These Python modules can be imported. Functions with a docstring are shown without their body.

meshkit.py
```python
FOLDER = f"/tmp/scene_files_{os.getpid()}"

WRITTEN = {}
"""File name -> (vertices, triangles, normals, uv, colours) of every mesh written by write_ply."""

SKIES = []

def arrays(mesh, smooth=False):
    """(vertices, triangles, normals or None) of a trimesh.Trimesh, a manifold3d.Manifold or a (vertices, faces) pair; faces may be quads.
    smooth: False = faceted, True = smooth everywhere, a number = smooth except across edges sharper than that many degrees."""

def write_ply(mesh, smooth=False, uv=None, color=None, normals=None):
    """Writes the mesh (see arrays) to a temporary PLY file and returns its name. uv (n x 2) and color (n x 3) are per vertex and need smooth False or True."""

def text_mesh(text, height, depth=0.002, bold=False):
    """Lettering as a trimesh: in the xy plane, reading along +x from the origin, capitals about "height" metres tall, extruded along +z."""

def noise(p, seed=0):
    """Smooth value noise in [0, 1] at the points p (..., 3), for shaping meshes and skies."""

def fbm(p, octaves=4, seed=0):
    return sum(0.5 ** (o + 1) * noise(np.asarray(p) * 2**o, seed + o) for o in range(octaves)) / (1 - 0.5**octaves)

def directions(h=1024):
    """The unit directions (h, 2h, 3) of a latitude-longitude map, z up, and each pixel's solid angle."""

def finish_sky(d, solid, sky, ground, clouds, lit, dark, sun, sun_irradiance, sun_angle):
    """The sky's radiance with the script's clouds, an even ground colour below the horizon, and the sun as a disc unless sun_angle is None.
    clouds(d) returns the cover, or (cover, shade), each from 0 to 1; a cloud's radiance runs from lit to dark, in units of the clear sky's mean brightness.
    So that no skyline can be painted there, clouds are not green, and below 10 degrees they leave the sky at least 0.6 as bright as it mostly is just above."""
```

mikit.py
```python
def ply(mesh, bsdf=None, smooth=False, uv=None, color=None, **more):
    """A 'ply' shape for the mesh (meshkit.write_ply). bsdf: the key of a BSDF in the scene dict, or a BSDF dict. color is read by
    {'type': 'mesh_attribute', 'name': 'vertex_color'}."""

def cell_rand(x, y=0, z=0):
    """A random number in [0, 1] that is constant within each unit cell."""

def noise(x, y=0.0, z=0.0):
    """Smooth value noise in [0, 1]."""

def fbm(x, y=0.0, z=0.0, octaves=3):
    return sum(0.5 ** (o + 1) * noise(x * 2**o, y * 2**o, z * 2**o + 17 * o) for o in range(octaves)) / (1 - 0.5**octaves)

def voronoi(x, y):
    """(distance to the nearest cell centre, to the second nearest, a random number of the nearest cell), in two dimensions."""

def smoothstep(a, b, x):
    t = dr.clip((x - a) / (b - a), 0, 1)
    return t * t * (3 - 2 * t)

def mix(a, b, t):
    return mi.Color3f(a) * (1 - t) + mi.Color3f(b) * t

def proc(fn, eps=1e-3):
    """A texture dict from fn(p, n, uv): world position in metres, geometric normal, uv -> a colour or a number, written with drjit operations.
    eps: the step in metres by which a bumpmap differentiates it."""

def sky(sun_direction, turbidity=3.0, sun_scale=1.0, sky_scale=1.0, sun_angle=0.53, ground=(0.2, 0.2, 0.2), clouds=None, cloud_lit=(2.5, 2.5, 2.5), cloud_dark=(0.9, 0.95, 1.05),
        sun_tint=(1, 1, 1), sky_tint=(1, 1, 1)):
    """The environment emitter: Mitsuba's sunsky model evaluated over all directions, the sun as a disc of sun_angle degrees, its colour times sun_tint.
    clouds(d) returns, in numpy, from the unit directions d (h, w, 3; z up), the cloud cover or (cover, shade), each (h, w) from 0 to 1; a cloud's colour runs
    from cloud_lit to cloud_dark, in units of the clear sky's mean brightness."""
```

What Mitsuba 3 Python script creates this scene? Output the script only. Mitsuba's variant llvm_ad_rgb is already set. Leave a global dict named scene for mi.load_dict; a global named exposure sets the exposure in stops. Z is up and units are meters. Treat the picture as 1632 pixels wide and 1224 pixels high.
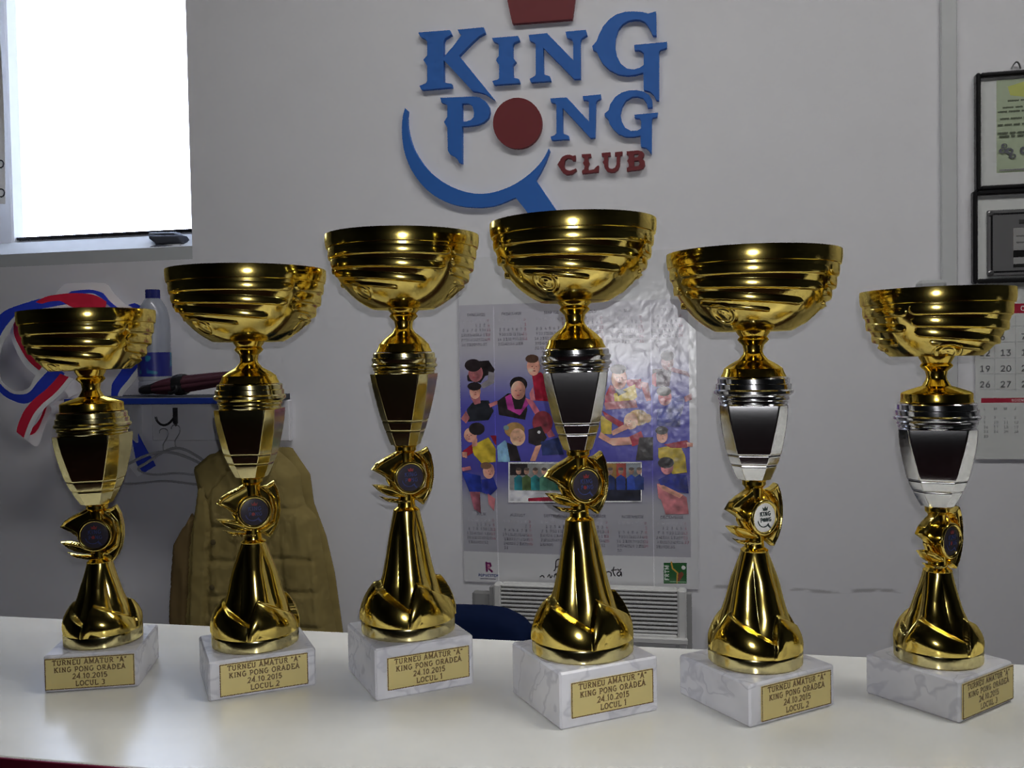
import math, calendar, numpy as np, trimesh, mitsuba as mi, drjit as dr, mikit, meshkit
from shapely.geometry import Polygon, LineString, Point, box as sbox, MultiPoint
from shapely.ops import unary_union
from shapely import affinity, contains_xy, distance as sdist, points as spoints
from scipy.spatial import Delaunay
from scipy.interpolate import PchipInterpolator, CubicSpline
from mikit import proc, noise, fbm, smoothstep, mix

T = mi.ScalarTransform4f
scene, labels = {}, {}

# ------------------------------------------------------------------ camera, sky, lights, exposure
CAM = np.array([0, 0, 1.40])
RIGHT = np.array([0.97851829, 0.20542456, -0.01739852])
UP = np.array([0.01097474, 0.03236892, 0.99941573])
FWD = np.array([-0.20586771, 0.97813752, -0.0294191])
FOCAL = 1467.0
scene['camera'] = {'type': 'perspective', 'fov': 2 * math.degrees(math.atan(816 / FOCAL)), 'fov_axis': 'x', 'near_clip': 0.02, 'far_clip': 200.0,
                   'to_world': T().look_at(origin=CAM.tolist(), target=(CAM + FWD).tolist(), up=UP.tolist())}
exposure = 0.0
scene['sky'] = mikit.sky([0.3, 0.7, 0.75], turbidity=6, sun_scale=0.0, sky_scale=36.0, clouds=lambda d: np.ones(d.shape[:2]), cloud_lit=(0.86, 1.0, 1.32), cloud_dark=(1, 1, 1))
# the flash of the telephone that took the picture, a finger's breadth above its lens
FLASH = CAM + 0.012 * UP + 0.004 * RIGHT - 0.004 * FWD
scene['camera_flash'] = {'type': 'spot', 'cutoff_angle': 42.0, 'beam_width': 6.0, 'intensity': {'type': 'rgb', 'value': [1.46, 1.46, 1.50]},
                         'to_world': T().look_at(origin=FLASH.tolist(), target=(FLASH + FWD + 0.02 * UP).tolist(), up=UP.tolist())}
LAMP = (18.0, 11.0)  # radiance of the two ceiling lamps above the counter
W = 1.90            # y of the back wall's face
TOP = 1.10          # height of the counter top


# The photograph was surveyed from this point; what hangs on the wall or stands behind the counter was measured with it.
EYE, EYE_X, EYE_Y, EYE_Z = np.array([0, 0, 1.40]), RIGHT.copy(), UP.copy(), FWD.copy()


def ray(px, py):
    return EYE_X * ((px - 816) / FOCAL) + EYE_Y * (-(py - 612) / FOCAL) + EYE_Z


def at(px, py, y=W):
    """The point of the plane at depth y that the photograph shows at a pixel."""
    d = ray(px, py)
    return EYE + d * ((y - EYE[1]) / d[1])


def wall2(pts, y=W):
    return np.array([at(a, b, y)[[0, 2]] for a, b in pts])


# ------------------------------------------------------------------ materials
def srgb(r, g, b, k=1.0):
    c = np.array([r, g, b]) / 255.0
    c = np.where(c <= 0.04045, c / 12.92, ((c + 0.055) / 1.055) ** 2.4) * k
    return [float(x) for x in np.clip(c, 0, 0.92)]


def rgb(c):
    return {'type': 'rgb', 'value': list(c)}


def bsdf(name, d, two=True):
    scene[name] = {'type': 'twosided', 'bsdf': d} if two else d


def plain(name, c, rough=0.5, metallic=0.0, spec=0.4, **more):
    bsdf(name, {'type': 'principled', 'base_color': rgb(c) if not isinstance(c, dict) else c, 'roughness': rough, 'metallic': metallic, 'specular': spec, **more})


def metal(name, c, a):
    bsdf(name, {'type': 'roughconductor', 'material': 'none', 'distribution': 'ggx', 'alpha': a, 'specular_reflectance': rgb(c)})


metal('gold', (0.92, 0.71, 0.19), 0.014)
metal('deep_gold', (0.90, 0.63, 0.11), 0.016)
metal('pale_gold', (0.82, 0.72, 0.36), 0.015)
metal('silver', (0.86, 0.86, 0.87), 0.013)
plain('plaque_gold', (0.74, 0.62, 0.27), 0.42, metallic=0.5)
plain('plaque_ink', srgb(96, 70, 36), 0.5)
plain('badge_unlit', (0.030, 0.026, 0.036), 0.35, spec=0.12)  # badge darkened in its colour, standing for the dim hall it mirrors
plain('badge_lit', srgb(225, 225, 222), 0.35)  # the same badge whitened in its colour, standing for light it catches
plain('badge_red', srgb(112, 48, 50), 0.3)
plain('badge_blue', srgb(52, 58, 96), 0.3)
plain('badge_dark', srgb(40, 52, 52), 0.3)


def marble_fn(p, n, uv):
    q = p * 1.0
    w = fbm(q.x * 22, q.y * 22, q.z * 22, 4)
    v = dr.abs(fbm(q.x * 30 + 4 * w, q.y * 30 + q.z * 12, q.z * 34 + 3 * w, 3) - 0.5)
    vein = 1 - smoothstep(0.0, 0.055, v)
    c = mix((0.70, 0.70, 0.74), (0.46, 0.46, 0.50), smoothstep(0.35, 0.75, w) * 0.55)
    return mix(c, (0.36, 0.36, 0.42), vein * 0.42)


plain('marble', proc(marble_fn), 0.28, spec=0.5)


def wall_fn(p, n, uv):
    c = mi.Color3f(0.72, 0.715, 0.745) * (0.97 + 0.06 * fbm(p.x * 3, p.z * 3, p.y * 3, 2))
    # rubbed grey marks where chair backs touch the plaster
    d = dr.abs(p.z - (0.925 + 0.012 * (noise(p.x * 9) - 0.5)))
    k = (1 - smoothstep(0.001, 0.006, d)) * smoothstep(0.42, 0.65, fbm(p.x * 26, p.z * 60, 3.0, 3)) * smoothstep(-0.1, 0.02, p.x) * (1 - smoothstep(0.38, 0.46, p.x))
    return mix(c, (0.22, 0.21, 0.21), 0.55 * k)


plain('wall_paint', proc(wall_fn), 0.7, spec=0.25)
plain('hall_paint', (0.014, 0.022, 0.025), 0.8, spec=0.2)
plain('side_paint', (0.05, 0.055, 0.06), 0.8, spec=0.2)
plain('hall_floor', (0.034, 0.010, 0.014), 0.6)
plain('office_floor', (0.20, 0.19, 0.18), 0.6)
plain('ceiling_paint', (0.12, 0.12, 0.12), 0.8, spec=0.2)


def laminate_fn(p, n, uv):
    return mi.Color3f(0.72, 0.72, 0.685) * (0.985 + 0.03 * fbm(p.x * 60, p.y * 60, 1.0, 2))


plain('laminate', proc(laminate_fn), 0.22, spec=0.5)
plain('counter_red', (0.16, 0.012, 0.035), 0.35)
plain('window_white', (0.78, 0.79, 0.82), 0.3)
plain('plaster_white', (0.74, 0.75, 0.78), 0.6)
plain('sill_white', (0.50, 0.52, 0.53), 0.6)
plain('sign_blue', srgb(33, 82, 150, 1.42), 0.55)
plain('sign_red', srgb(92, 30, 34, 1.45), 0.55)
plain('black_plastic', (0.012, 0.012, 0.013), 0.3)
plain('grey_plastic', (0.40, 0.41, 0.41), 0.4)
plain('trunking', (0.54, 0.55, 0.56), 0.5)
plain('radiator_white', (0.60, 0.60, 0.59), 0.35)
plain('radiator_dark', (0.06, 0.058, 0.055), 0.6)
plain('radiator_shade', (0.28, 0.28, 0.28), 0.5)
plain('chair_blue', srgb(5, 22, 56, 1.0), 0.8, spec=0.15)
plain('chair_black', (0.02, 0.02, 0.022), 0.4)
plain('shelf_blue', srgb(20, 40, 110, 1.5), 0.4)
plain('steel', (0.35, 0.35, 0.36), 0.3, metallic=0.9)
plain('dark_steel', (0.05, 0.05, 0.055), 0.4, metallic=0.6)
plain('hanger_grey', (0.42, 0.42, 0.44), 0.35)
bsdf('printed', {'type': 'principled', 'base_color': {'type': 'mesh_attribute', 'name': 'vertex_color'}, 'roughness': 0.35, 'specular': 0.4})
bsdf('woven', {'type': 'principled', 'base_color': {'type': 'mesh_attribute', 'name': 'vertex_color'}, 'roughness': 0.5, 'specular': 0.6, 'sheen': 1.0})


def crinkle(p, n, uv):
    return fbm(p.x * 42, p.z * 26, 2.0, 3) + 0.5 * fbm(p.x * 130, p.z * 90, 5.0, 2)


def poster_fn(p, n, uv):
    """Printed ground: lilac grey above, violet blue in the middle, grey below, white margins."""
    z, x = p.z, p.x
    c = mix((0.52, 0.505, 0.56), (0.095, 0.088, 0.46), smoothstep(1.43, 1.28, z))
    c = mix(c, (0.075, 0.065, 0.36), smoothstep(1.22, 1.16, z))
    c = mix(c, (0.42, 0.415, 0.46), smoothstep(1.165, 1.085, z))
    c = mix(c, (0.66, 0.66, 0.68), 1 - smoothstep(0.985, 0.987, z))
    c = mix(c, (0.66, 0.66, 0.68), smoothstep(1.510, 1.512, z))
    c = mix(c, (0.66, 0.66, 0.68), smoothstep(-0.034, -0.032, x))
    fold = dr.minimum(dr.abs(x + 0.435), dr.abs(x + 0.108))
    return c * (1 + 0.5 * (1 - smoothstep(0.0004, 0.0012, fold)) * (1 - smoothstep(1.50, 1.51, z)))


def glossy_sheet(name, colour):
    bsdf(name, {'type': 'bumpmap', 'arbitrary': proc(crinkle, 2e-3), 'scale': 0.0008,
                'bsdf': {'type': 'principled', 'base_color': colour, 'roughness': 0.25, 'specular': 0.7}})


glossy_sheet('poster_paper', proc(poster_fn))
glossy_sheet('poster_print', {'type': 'mesh_attribute', 'name': 'vertex_color'})
plain('paper', (0.60, 0.61, 0.60), 0.6)


def khaki_fn(p, n, uv):
    return mix((0.30, 0.235, 0.085), (0.22, 0.165, 0.055), fbm(p.x * 30, p.y * 30, p.z * 30, 3))


bsdf('khaki', {'type': 'bumpmap', 'arbitrary': proc(lambda p, n, uv: fbm(p.x * 90, p.z * 60, p.y * 60, 3), 1.5e-3), 'scale': 0.004,
               'bsdf': {'type': 'principled', 'base_color': proc(khaki_fn), 'roughness': 0.8, 'specular': 0.2, 'sheen': 0.3}})
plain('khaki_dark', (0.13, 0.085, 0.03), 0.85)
plain('khaki_button', (0.10, 0.075, 0.03), 0.5)
plain('cap_blue', srgb(25, 30, 90, 1.4), 0.4)
plain('bottle_label', proc(lambda p, n, uv: mix(srgb(38, 42, 120), srgb(40, 110, 140), smoothstep(0.66, 0.74, fbm(p.x * 40, p.z * 50, p.y * 40, 2)))), 0.35)
scene['clear_film'] = {'type': 'thindielectric', 'int_ior': 1.5}
scene['milky_film'] = {'type': 'twosided', 'bsdf': {'type': 'roughplastic', 'diffuse_reflectance': rgb((0.42, 0.46, 0.54)), 'alpha': 0.08}}
scene['clear_plastic'] = {'type': 'blendbsdf', 'weight': 0.42, 'a': {'type': 'ref', 'id': 'clear_film'}, 'b': {'type': 'ref', 'id': 'milky_film'}}
bsdf('window_glass', {'type': 'thindielectric', 'int_ior': 1.5}, two=False)
plain('umbrella_cloth', (0.055, 0.012, 0.022), 0.7)
plain('dark_cloth', (0.05, 0.055, 0.07), 0.8)
plain('grey_cloth', (0.26, 0.29, 0.34), 0.8)
plain('plaque_grey', (0.13, 0.13, 0.135), 0.35)
plain('curtain_white', (0.62, 0.61, 0.58), 0.8)
bsdf('lamp_body', {'type': 'diffuse', 'reflectance': rgb((0.7, 0.7, 0.7))})


# ------------------------------------------------------------------ helpers
def obj(key, mesh, m, smooth=False, to_world=None, uv=None, color=None, **more):
    base, k = key, 0
    while key in scene:
        k += 1
        key = f'{base}_{k:03d}'
    d = mesh if isinstance(mesh, dict) else mikit.ply(mesh, m, smooth, uv=uv, color=color)
    d = {**d, **more}
    if isinstance(mesh, dict) and m:
        d['bsdf'] = {'type': 'ref', 'id': m}
    if to_world is not None:
        d['to_world'] = to_world
    scene[key] = d
    return key


def tag(key, label, category=None, group=None, kind=None):
    e = labels.setdefault(key, {})
    if label: e['label'] = label
    if category: e['category'] = category
    if group: e['group'] = group
    if kind: e['kind'] = kind


def structure(key, label=None):
    labels[key] = {'kind': 'structure'}
    if label: labels[key]['label'] = label


def cat(*ms):
    return trimesh.util.concatenate([m for m in ms])


def bx(x0, x1, y0, y1, z0, z1):
    m = trimesh.creation.box((x1 - x0, y1 - y0, z1 - z0))
    m.apply_translation(((x0 + x1) / 2, (y0 + y1) / 2, (z0 + z1) / 2))
    return m


def rbx(x0, x1, y0, y1, z0, z1, r=0.002):
    """A box with its edges chamfered."""
    pts = []
    for k in range(3):
        e = [r, r, r]
        e[k] = 0
        pts += [[xx, yy, zz] for xx in (x0 + e[0], x1 - e[0]) for yy in (y0 + e[1], y1 - e[1]) for zz in (z0 + e[2], z1 - e[2])]
    return trimesh.convex.convex_hull(np.array(pts))


def lathe(profile, n=64):
    return trimesh.creation.revolve(np.array(profile, float), sections=n)


def extrude(poly, depth):
    gs = [g for g in getattr(poly, 'geoms', [poly]) if g.area > 1e-12]
    return cat(*[trimesh.creation.extrude_polygon(g, depth, engine='earcut') for g in gs])


def upright(m, y):
    """From the xy plane to the xz plane: the extrusion runs from y towards the room (-y)."""
    v = np.array(m.vertices)
    m = trimesh.Trimesh(np.c_[v[:, 0], y - v[:, 2], v[:, 1]], m.faces, process=False)
    return m


def tube(points, r, n=10, closed=False):
    p = np.asarray(points, float)
    t = np.gradient(p, axis=0)
    t /= np.linalg.norm(t, axis=1, keepdims=True)
    a = np.cross(t[0], [0.123, 0.456, 0.88])
    fr = []
    for k in t:
        a = a - k * (a @ k)
        a /= np.linalg.norm(a)
        fr.append((a, np.cross(k, a)))
    ang = np.arange(n) * 2 * np.pi / n
    rr = np.broadcast_to(r, (len(p),))
    v = np.vstack([p[i] + rr[i] * (np.cos(ang)[:, None] * fr[i][0] + np.sin(ang)[:, None] * fr[i][1]) for i in range(len(p))] + [p[:1], p[-1:]])
    f = []
    for i in range(len(p) - 1):
        for j in range(n):
            q = [i * n + j, i * n + (j + 1) % n, (i + 1) * n + (j + 1) % n, (i + 1) * n + j]
            f += [[q[0], q[1], q[2]], [q[0], q[2], q[3]]]
    e0, e1 = len(v) - 2, len(v) - 1
    for j in range(n):
        f += [[e0, (j + 1) % n, j], [e1, (len(p) - 1) * n + j, (len(p) - 1) * n + (j + 1) % n]]
    return trimesh.Trimesh(v, f, process=False)


def smooth_path(pts, n=40):
    p = np.asarray(pts, float)
    s = np.r_[0, np.cumsum(np.linalg.norm(np.diff(p, axis=0), axis=1))]
    return CubicSpline(s, p)(np.linspace(0, s[-1], n))


def around(rfun, zs, n=240, cap0=True, cap1=True):
    """A closed surface r(theta, z) about the z axis; zs may go up and down (a list of (z, name)) as long as rfun gives the radius row."""
    th = np.arange(n) * 2 * np.pi / n
    rows = [rfun(th, z) for z in zs]
    v = np.vstack([np.c_[r * np.cos(th), r * np.sin(th), np.broadcast_to(z, (n,))] for r, z in zip(rows, zs)])
    i, j = np.meshgrid(np.arange(len(zs) - 1), np.arange(n), indexing='ij')
    a, b = i * n + j, i * n + (j + 1) % n
    f = np.stack([np.stack([a, b, b + n], -1), np.stack([a, b + n, a + n], -1)]).reshape(-1, 3)
    extra, ef = [], []
    if cap0:
        extra.append([0, 0, zs[0]]); k = len(v) + len(extra) - 1
        ef += [[k, (q + 1) % n, q] for q in range(n)]
    if cap1:
        extra.append([0, 0, zs[-1]]); k = len(v) + len(extra) - 1; o = (len(zs) - 1) * n
        ef += [[k, o + q, o + (q + 1) % n] for q in range(n)]
    if extra:
        v = np.vstack([v, extra]); f = np.vstack([f, ef])
    return trimesh.Trimesh(v, f, process=False)


def pillow(poly, h, w, res, base=0.0, dish=None):
    """A solid with the polygon's outline whose front swells to height h; in the xy plane, front towards +z, back at -base."""
    b = poly.exterior
    L = b.length
    n = max(12, int(L / res))
    edge = np.array([b.interpolate(L * k / n).coords[0] for k in range(n)])
    x0, y0, x1, y1 = poly.bounds
    gx, gy = np.meshgrid(np.arange(x0, x1, res), np.arange(y0, y1, res * 0.9))
    gx = gx + (np.arange(gx.shape[0])[:, None] % 2) * res / 2
    inn = np.c_[gx.ravel(), gy.ravel()]
    inn = inn[contains_xy(poly.buffer(-res * 0.5), inn[:, 0], inn[:, 1])]
    p = np.vstack([edge, inn])
    tri = Delaunay(p).simplices
    c = p[tri].mean(1)
    tri = tri[contains_xy(poly.buffer(res * 0.02), c[:, 0], c[:, 1])]
    ar = (p[tri[:, 1], 0] - p[tri[:, 0], 0]) * (p[tri[:, 2], 1] - p[tri[:, 0], 1]) - (p[tri[:, 1], 1] - p[tri[:, 0], 1]) * (p[tri[:, 2], 0] - p[tri[:, 0], 0])
    tri[ar < 0] = tri[ar < 0][:, ::-1]
    d = sdist(spoints(p), b)
    d[:n] = 0
    z = h * np.sqrt(np.clip(1 - (1 - np.clip(d / w, 0, 1)) ** 2, 0, 1))
    if dish: z = np.where(d < dish, h * np.sqrt(np.clip(1 - (1 - d / dish) ** 2, 0, 1)), h * (.45 + .55 * np.exp(-((d - dish) / dish) ** 2)) + .0006 * np.clip((d - dish) / .006, 0, 1))
    N = len(p)
    v = np.vstack([np.c_[p, z], np.c_[p, np.full(N, -base)]])
    f = [tri, tri[:, ::-1] + N]
    be = np.arange(n)
    orient = 1 if Polygon(edge).exterior.is_ccw else -1
    a, bb = be, (be + 1) % n
    if orient < 0: a, bb = bb, a
    if base > 0:
        f += [np.c_[a, a + N, bb + N], np.c_[a, bb + N, bb]]
    return trimesh.Trimesh(v, np.vstack(f), process=False), p, z, N


def hull_spheres(pts):
    """The hull of little spheres (x, y, z, r): rounded solids."""
    s = trimesh.creation.icosphere(2)
    return trimesh.convex.convex_hull(np.vstack([np.array(s.vertices) * q[3] + q[:3] for q in np.array(pts, float)]))


# stroke lettering with slab serifs (for engraved plaques) and plain capitals; units: cap height 1
def arc(cx, cy, rx, ry, a0, a1, n=10):
    t = np.radians(np.linspace(a0, a1, n))
    return np.c_[cx + rx * np.cos(t), cy + ry * np.sin(t)].tolist()


GLYPH = {  # width, strokes, serif centres (x, y)
    'T': (.78, [[(.39, 0), (.39, 1)], [(.04, .97), (.74, .97)], [(.05, .97), (.05, .8)], [(.73, .97), (.73, .8)]], [(.39, 0)]),
    'U': (.84, [[(.17, 1), (.17, .3)] + arc(.42, .3, .25, .28, 180, 360) + [(.67, 1)]], [(.17, 1), (.67, 1)]),
    'R': (.84, [[(.2, 0), (.2, 1)], [(.2, .97), (.45, .97)] + arc(.45, .74, .22, .23, 90, -90) + [(.2, .51)], [(.42, .51), (.72, .02)]], [(.2, 0), (.14, 1), (.74, 0)]),
    'N': (.90, [[(.18, 0), (.18, 1)], [(.18, 1), (.72, 0)], [(.72, 0), (.72, 1)]], [(.18, 0), (.14, 1), (.72, 1)]),
    'E': (.76, [[(.2, 0), (.2, 1)], [(.1, .97), (.68, .97), (.68, .8)], [(.2, .52), (.52, .52)], [(.1, .03), (.7, .03), (.7, .22)]], []),
    'A': (.86, [[(.1, 0), (.43, 1), (.76, 0)], [(.23, .35), (.63, .35)]], [(.1, 0), (.76, 0)]),
    'M': (1.04, [[(.18, 0), (.18, 1), (.52, .25), (.86, 1), (.86, 0)]], [(.18, 0), (.14, 1), (.9, 1), (.86, 0)]),
    'K': (.88, [[(.2, 0), (.2, 1)], [(.7, 1), (.22, .42)], [(.38, .6), (.74, 0)]], [(.2, 0), (.2, 1), (.7, 1), (.74, 0)]),
    'I': (.42, [[(.21, 0), (.21, 1)]], [(.21, 0), (.21, 1)]),
    'G': (.86, [arc(.45, .5, .33, .47, 45, 320, 18) + [(.72, .45), (.5, .45)]], [(.72, .45)]),
    'P': (.76, [[(.2, 0), (.2, 1)], [(.2, .97), (.42, .97)] + arc(.42, .71, .24, .26, 90, -90) + [(.2, .45)]], [(.2, 0), (.14, 1)]),
    'O': (.88, [arc(.44, .5, .34, .47, 0, 360, 22)], []),
    'D': (.86, [[(.2, 0), (.2, 1)], [(.1, .97), (.4, .97)] + arc(.4, .5, .34, .47, 90, -90, 14) + [(.1, .03)]], []),
    'L': (.74, [[(.2, 0), (.2, 1)], [(.1, .03), (.68, .03), (.68, .24)]], [(.2, 1)]),
    'C': (.82, [arc(.45, .5, .34, .47, 45, 315, 18), [(.7, .98), (.7, .72)]], []),
    'F': (.72, [[(.2, 0), (.2, 1)], [(.1, .97), (.66, .97), (.66, .8)], [(.2, .52), (.5, .52)]], [(.2, 0)]),
    'B': (.8, [[(.2, 0), (.2, 1)], [(.1, .97), (.42, .97)] + arc(.42, .75, .2, .22, 90, -90) + [(.2, .52), (.45, .52)] + arc(.45, .27, .23, .25, 90, -90) + [(.1, .02)]], []),
    'V': (.84, [[(.1, 1), (.42, 0), (.74, 1)]], [(.1, 1), (.74, 1)]),
    'S': (.72, [[(.6, .8)] + arc(.36, .75, .23, .22, 20, 270, 12) + arc(.36, .26, .25, .24, 90, -160, 12)], []),
    '"': (.44, [[(.13, 1), (.13, .7)], [(.3, 1), (.3, .7)]], []),
    '.': (.3, [[(.15, .02), (.15, .12)]], []),
    '0': (.7, [arc(.35, .5, .25, .47, 0, 360, 18)], []),
    '1': (.5, [[(.08, .82), (.27, 1), (.27, 0)]], [(.27, 0)]),
    '2': (.7, [arc(.34, .72, .25, .26, 160, -40, 10) + [(.08, .03), (.62, .03)]], []),
    '3': (.7, [arc(.33, .74, .23, .23, 150, -90, 10), arc(.33, .27, .26, .25, 90, -150, 10)], []),
    '4': (.72, [[(.5, 0), (.5, 1), (.06, .3), (.66, .3)]], [(.5, 0)]),
    '5': (.7, [[(.58, .97), (.16, .97), (.13, .55)] + arc(.33, .32, .26, .29, 110, -150, 10)], []),
    ' ': (.4, [], []),
}


def lettering(text, h, pen=0.13, serifs=True, gap=0.10):
    x, out = 0.0, []
    for ch in text:
        w, strokes, serif = GLYPH[ch]
        for s in strokes:
            out.append(affinity.translate(LineString(s).buffer(pen / 2, cap_style='flat', join_style='mitre', quad_segs=2), x, 0))
        if serifs:
            for a, b in serif:
                out.append(sbox(x + a - .17, (0 if b < .5 else .92) if b in (0, 1) else b - .04, x + a + .17, (.08 if b < .5 else 1.0) if b in (0, 1) else b + .04))
        x += w + gap
    g = unary_union(out)
    return affinity.scale(affinity.translate(g, -(x - gap) / 2, 0), h, h, origin=(0, 0))


# ------------------------------------------------------------------ the room
ROOM = (-3.6, 3.2, -6.5, W, 0.0, 3.0)
WX0, WX1, WZ0, WZ1 = -1.735, -1.134, 1.664, 2.62     # the window opening in the back wall


def build_room():
    x0, x1, y0, y1, z0, z1 = ROOM
    t = 0.22
    parts = [bx(x0, WX0, W, W + t, z0, z1), bx(WX1, x1, W, W + t, z0, z1), bx(WX0, WX1, W, W + t, z0, WZ0 - 0.03), bx(WX0, WX1, W, W + t, WZ1, z1)]
    obj('wall_back', cat(*parts), 'wall_paint'); structure('wall_back')
    obj('wall_left', bx(x0 - t, x0, y0, W + t, z0, z1), 'side_paint'); structure('wall_left')
    obj('wall_right', bx(x1, x1 + t, y0, W + t, z0, z1), 'side_paint'); structure('wall_right')
    obj('wall_front', bx(x0, x1, y0 - t, y0, z0, z1), 'hall_paint'); structure('wall_front')
    obj('floor', bx(x0, x1, y0, W, -0.15, 0.0), 'hall_floor'); structure('floor')
    obj('ceiling', bx(x0 - t, x1 + t, y0 - t, W + t, z1, z1 + 0.15), 'ceiling_paint'); structure('ceiling')
    # window: sloping plaster sill, frame, pane
    d = 0.10
    sill = Polygon([(W, WZ0 - 0.03), (W + 0.2, WZ0 - 0.03), (W + 0.2, WZ0 + 0.044), (W + d, WZ0 + 0.042), (W, WZ0)])
    m = trimesh.creation.extrude_polygon(sill, WX1 - WX0, engine='earcut')
    v = np.array(m.vertices)
    m = trimesh.Trimesh(np.c_[WX0 + v[:, 2], v[:, 0], v[:, 1]], m.faces, process=False)
    m.fix_normals()
    obj('window_1__sill', m, 'sill_white')
    y, f = W + d, 0.05
    fr = [rbx(WX0, WX0 + f, y, y + 0.06, WZ0 + 0.03, WZ1, .004), rbx(WX1 - f, WX1, y, y + 0.06, WZ0 + 0.03, WZ1, .004),
          rbx(WX0 + f, WX1 - f, y + 0.02, y + 0.06, WZ0 + 0.03, WZ0 + 0.052, .004), rbx(WX0 + f, WX1 - f, y, y + 0.06, WZ1 - f, WZ1, .004)]
    for k in fr: obj('window_1__frame', k, 'window_white')
    obj('window_1__gasket', bx(WX0 + f, WX1 - f, y + 0.012, y + 0.03, WZ0 + 0.05, WZ0 + 0.056), 'black_plastic')
    obj('window_1__pane', bx(WX0 + f, WX1 - f, y + 0.035, y + 0.0355, WZ0 + 0.052, WZ1 - f), 'window_glass')
    structure('window_1', 'tall window white with daylight')
    # cable trunking down the wall
    a, b = at(1498, 300), at(1524, 300)
    tr = [rbx(a[0], b[0], W - 0.011, W, 0.0, 3.0, .002)]
    obj('trim_1', cat(*tr), 'trunking'); structure('trim_1', 'pale cable trunking running up the wall')
    j = rbx(at(1456, 460)[0], at(1500, 460)[0], W - 0.045, W - 0.0115, 1.48, at(1470, 449)[2], .006)
    obj('junction_box', j, 'grey_plastic', 30); tag('junction_box', 'small pale grey box on the wall across the cable trunking', 'junction box')


build_room()

LAMPS = [(0.9, 0.7), (-0.5, 0.9)]


def build_lamps():
    for k, (x, y) in enumerate(LAMPS):
        z = 2.999
        key = 'ceiling_lamp' + (f'_{k:03d}' if k else '')
        obj(key + '__housing', bx(x - .62, x + .62, y - .12, y + .12, z - .04, z), 'lamp_body')
        e = bx(x - .6, x + .6, y - .10, y + .10, z - .045, z - .0401)
        obj(key + '__diffuser', e, 'lamp_body', emitter={'type': 'area', 'radiance': rgb((LAMP[k], LAMP[k] * .99, LAMP[k] * .96))})
        tag(key, ['bright long ceiling lamp above the right end of the counter', 'dimmer long ceiling lamp above the middle of the counter'][k], 'lamp', 'ceiling lamps above the counter')


build_lamps()


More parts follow.
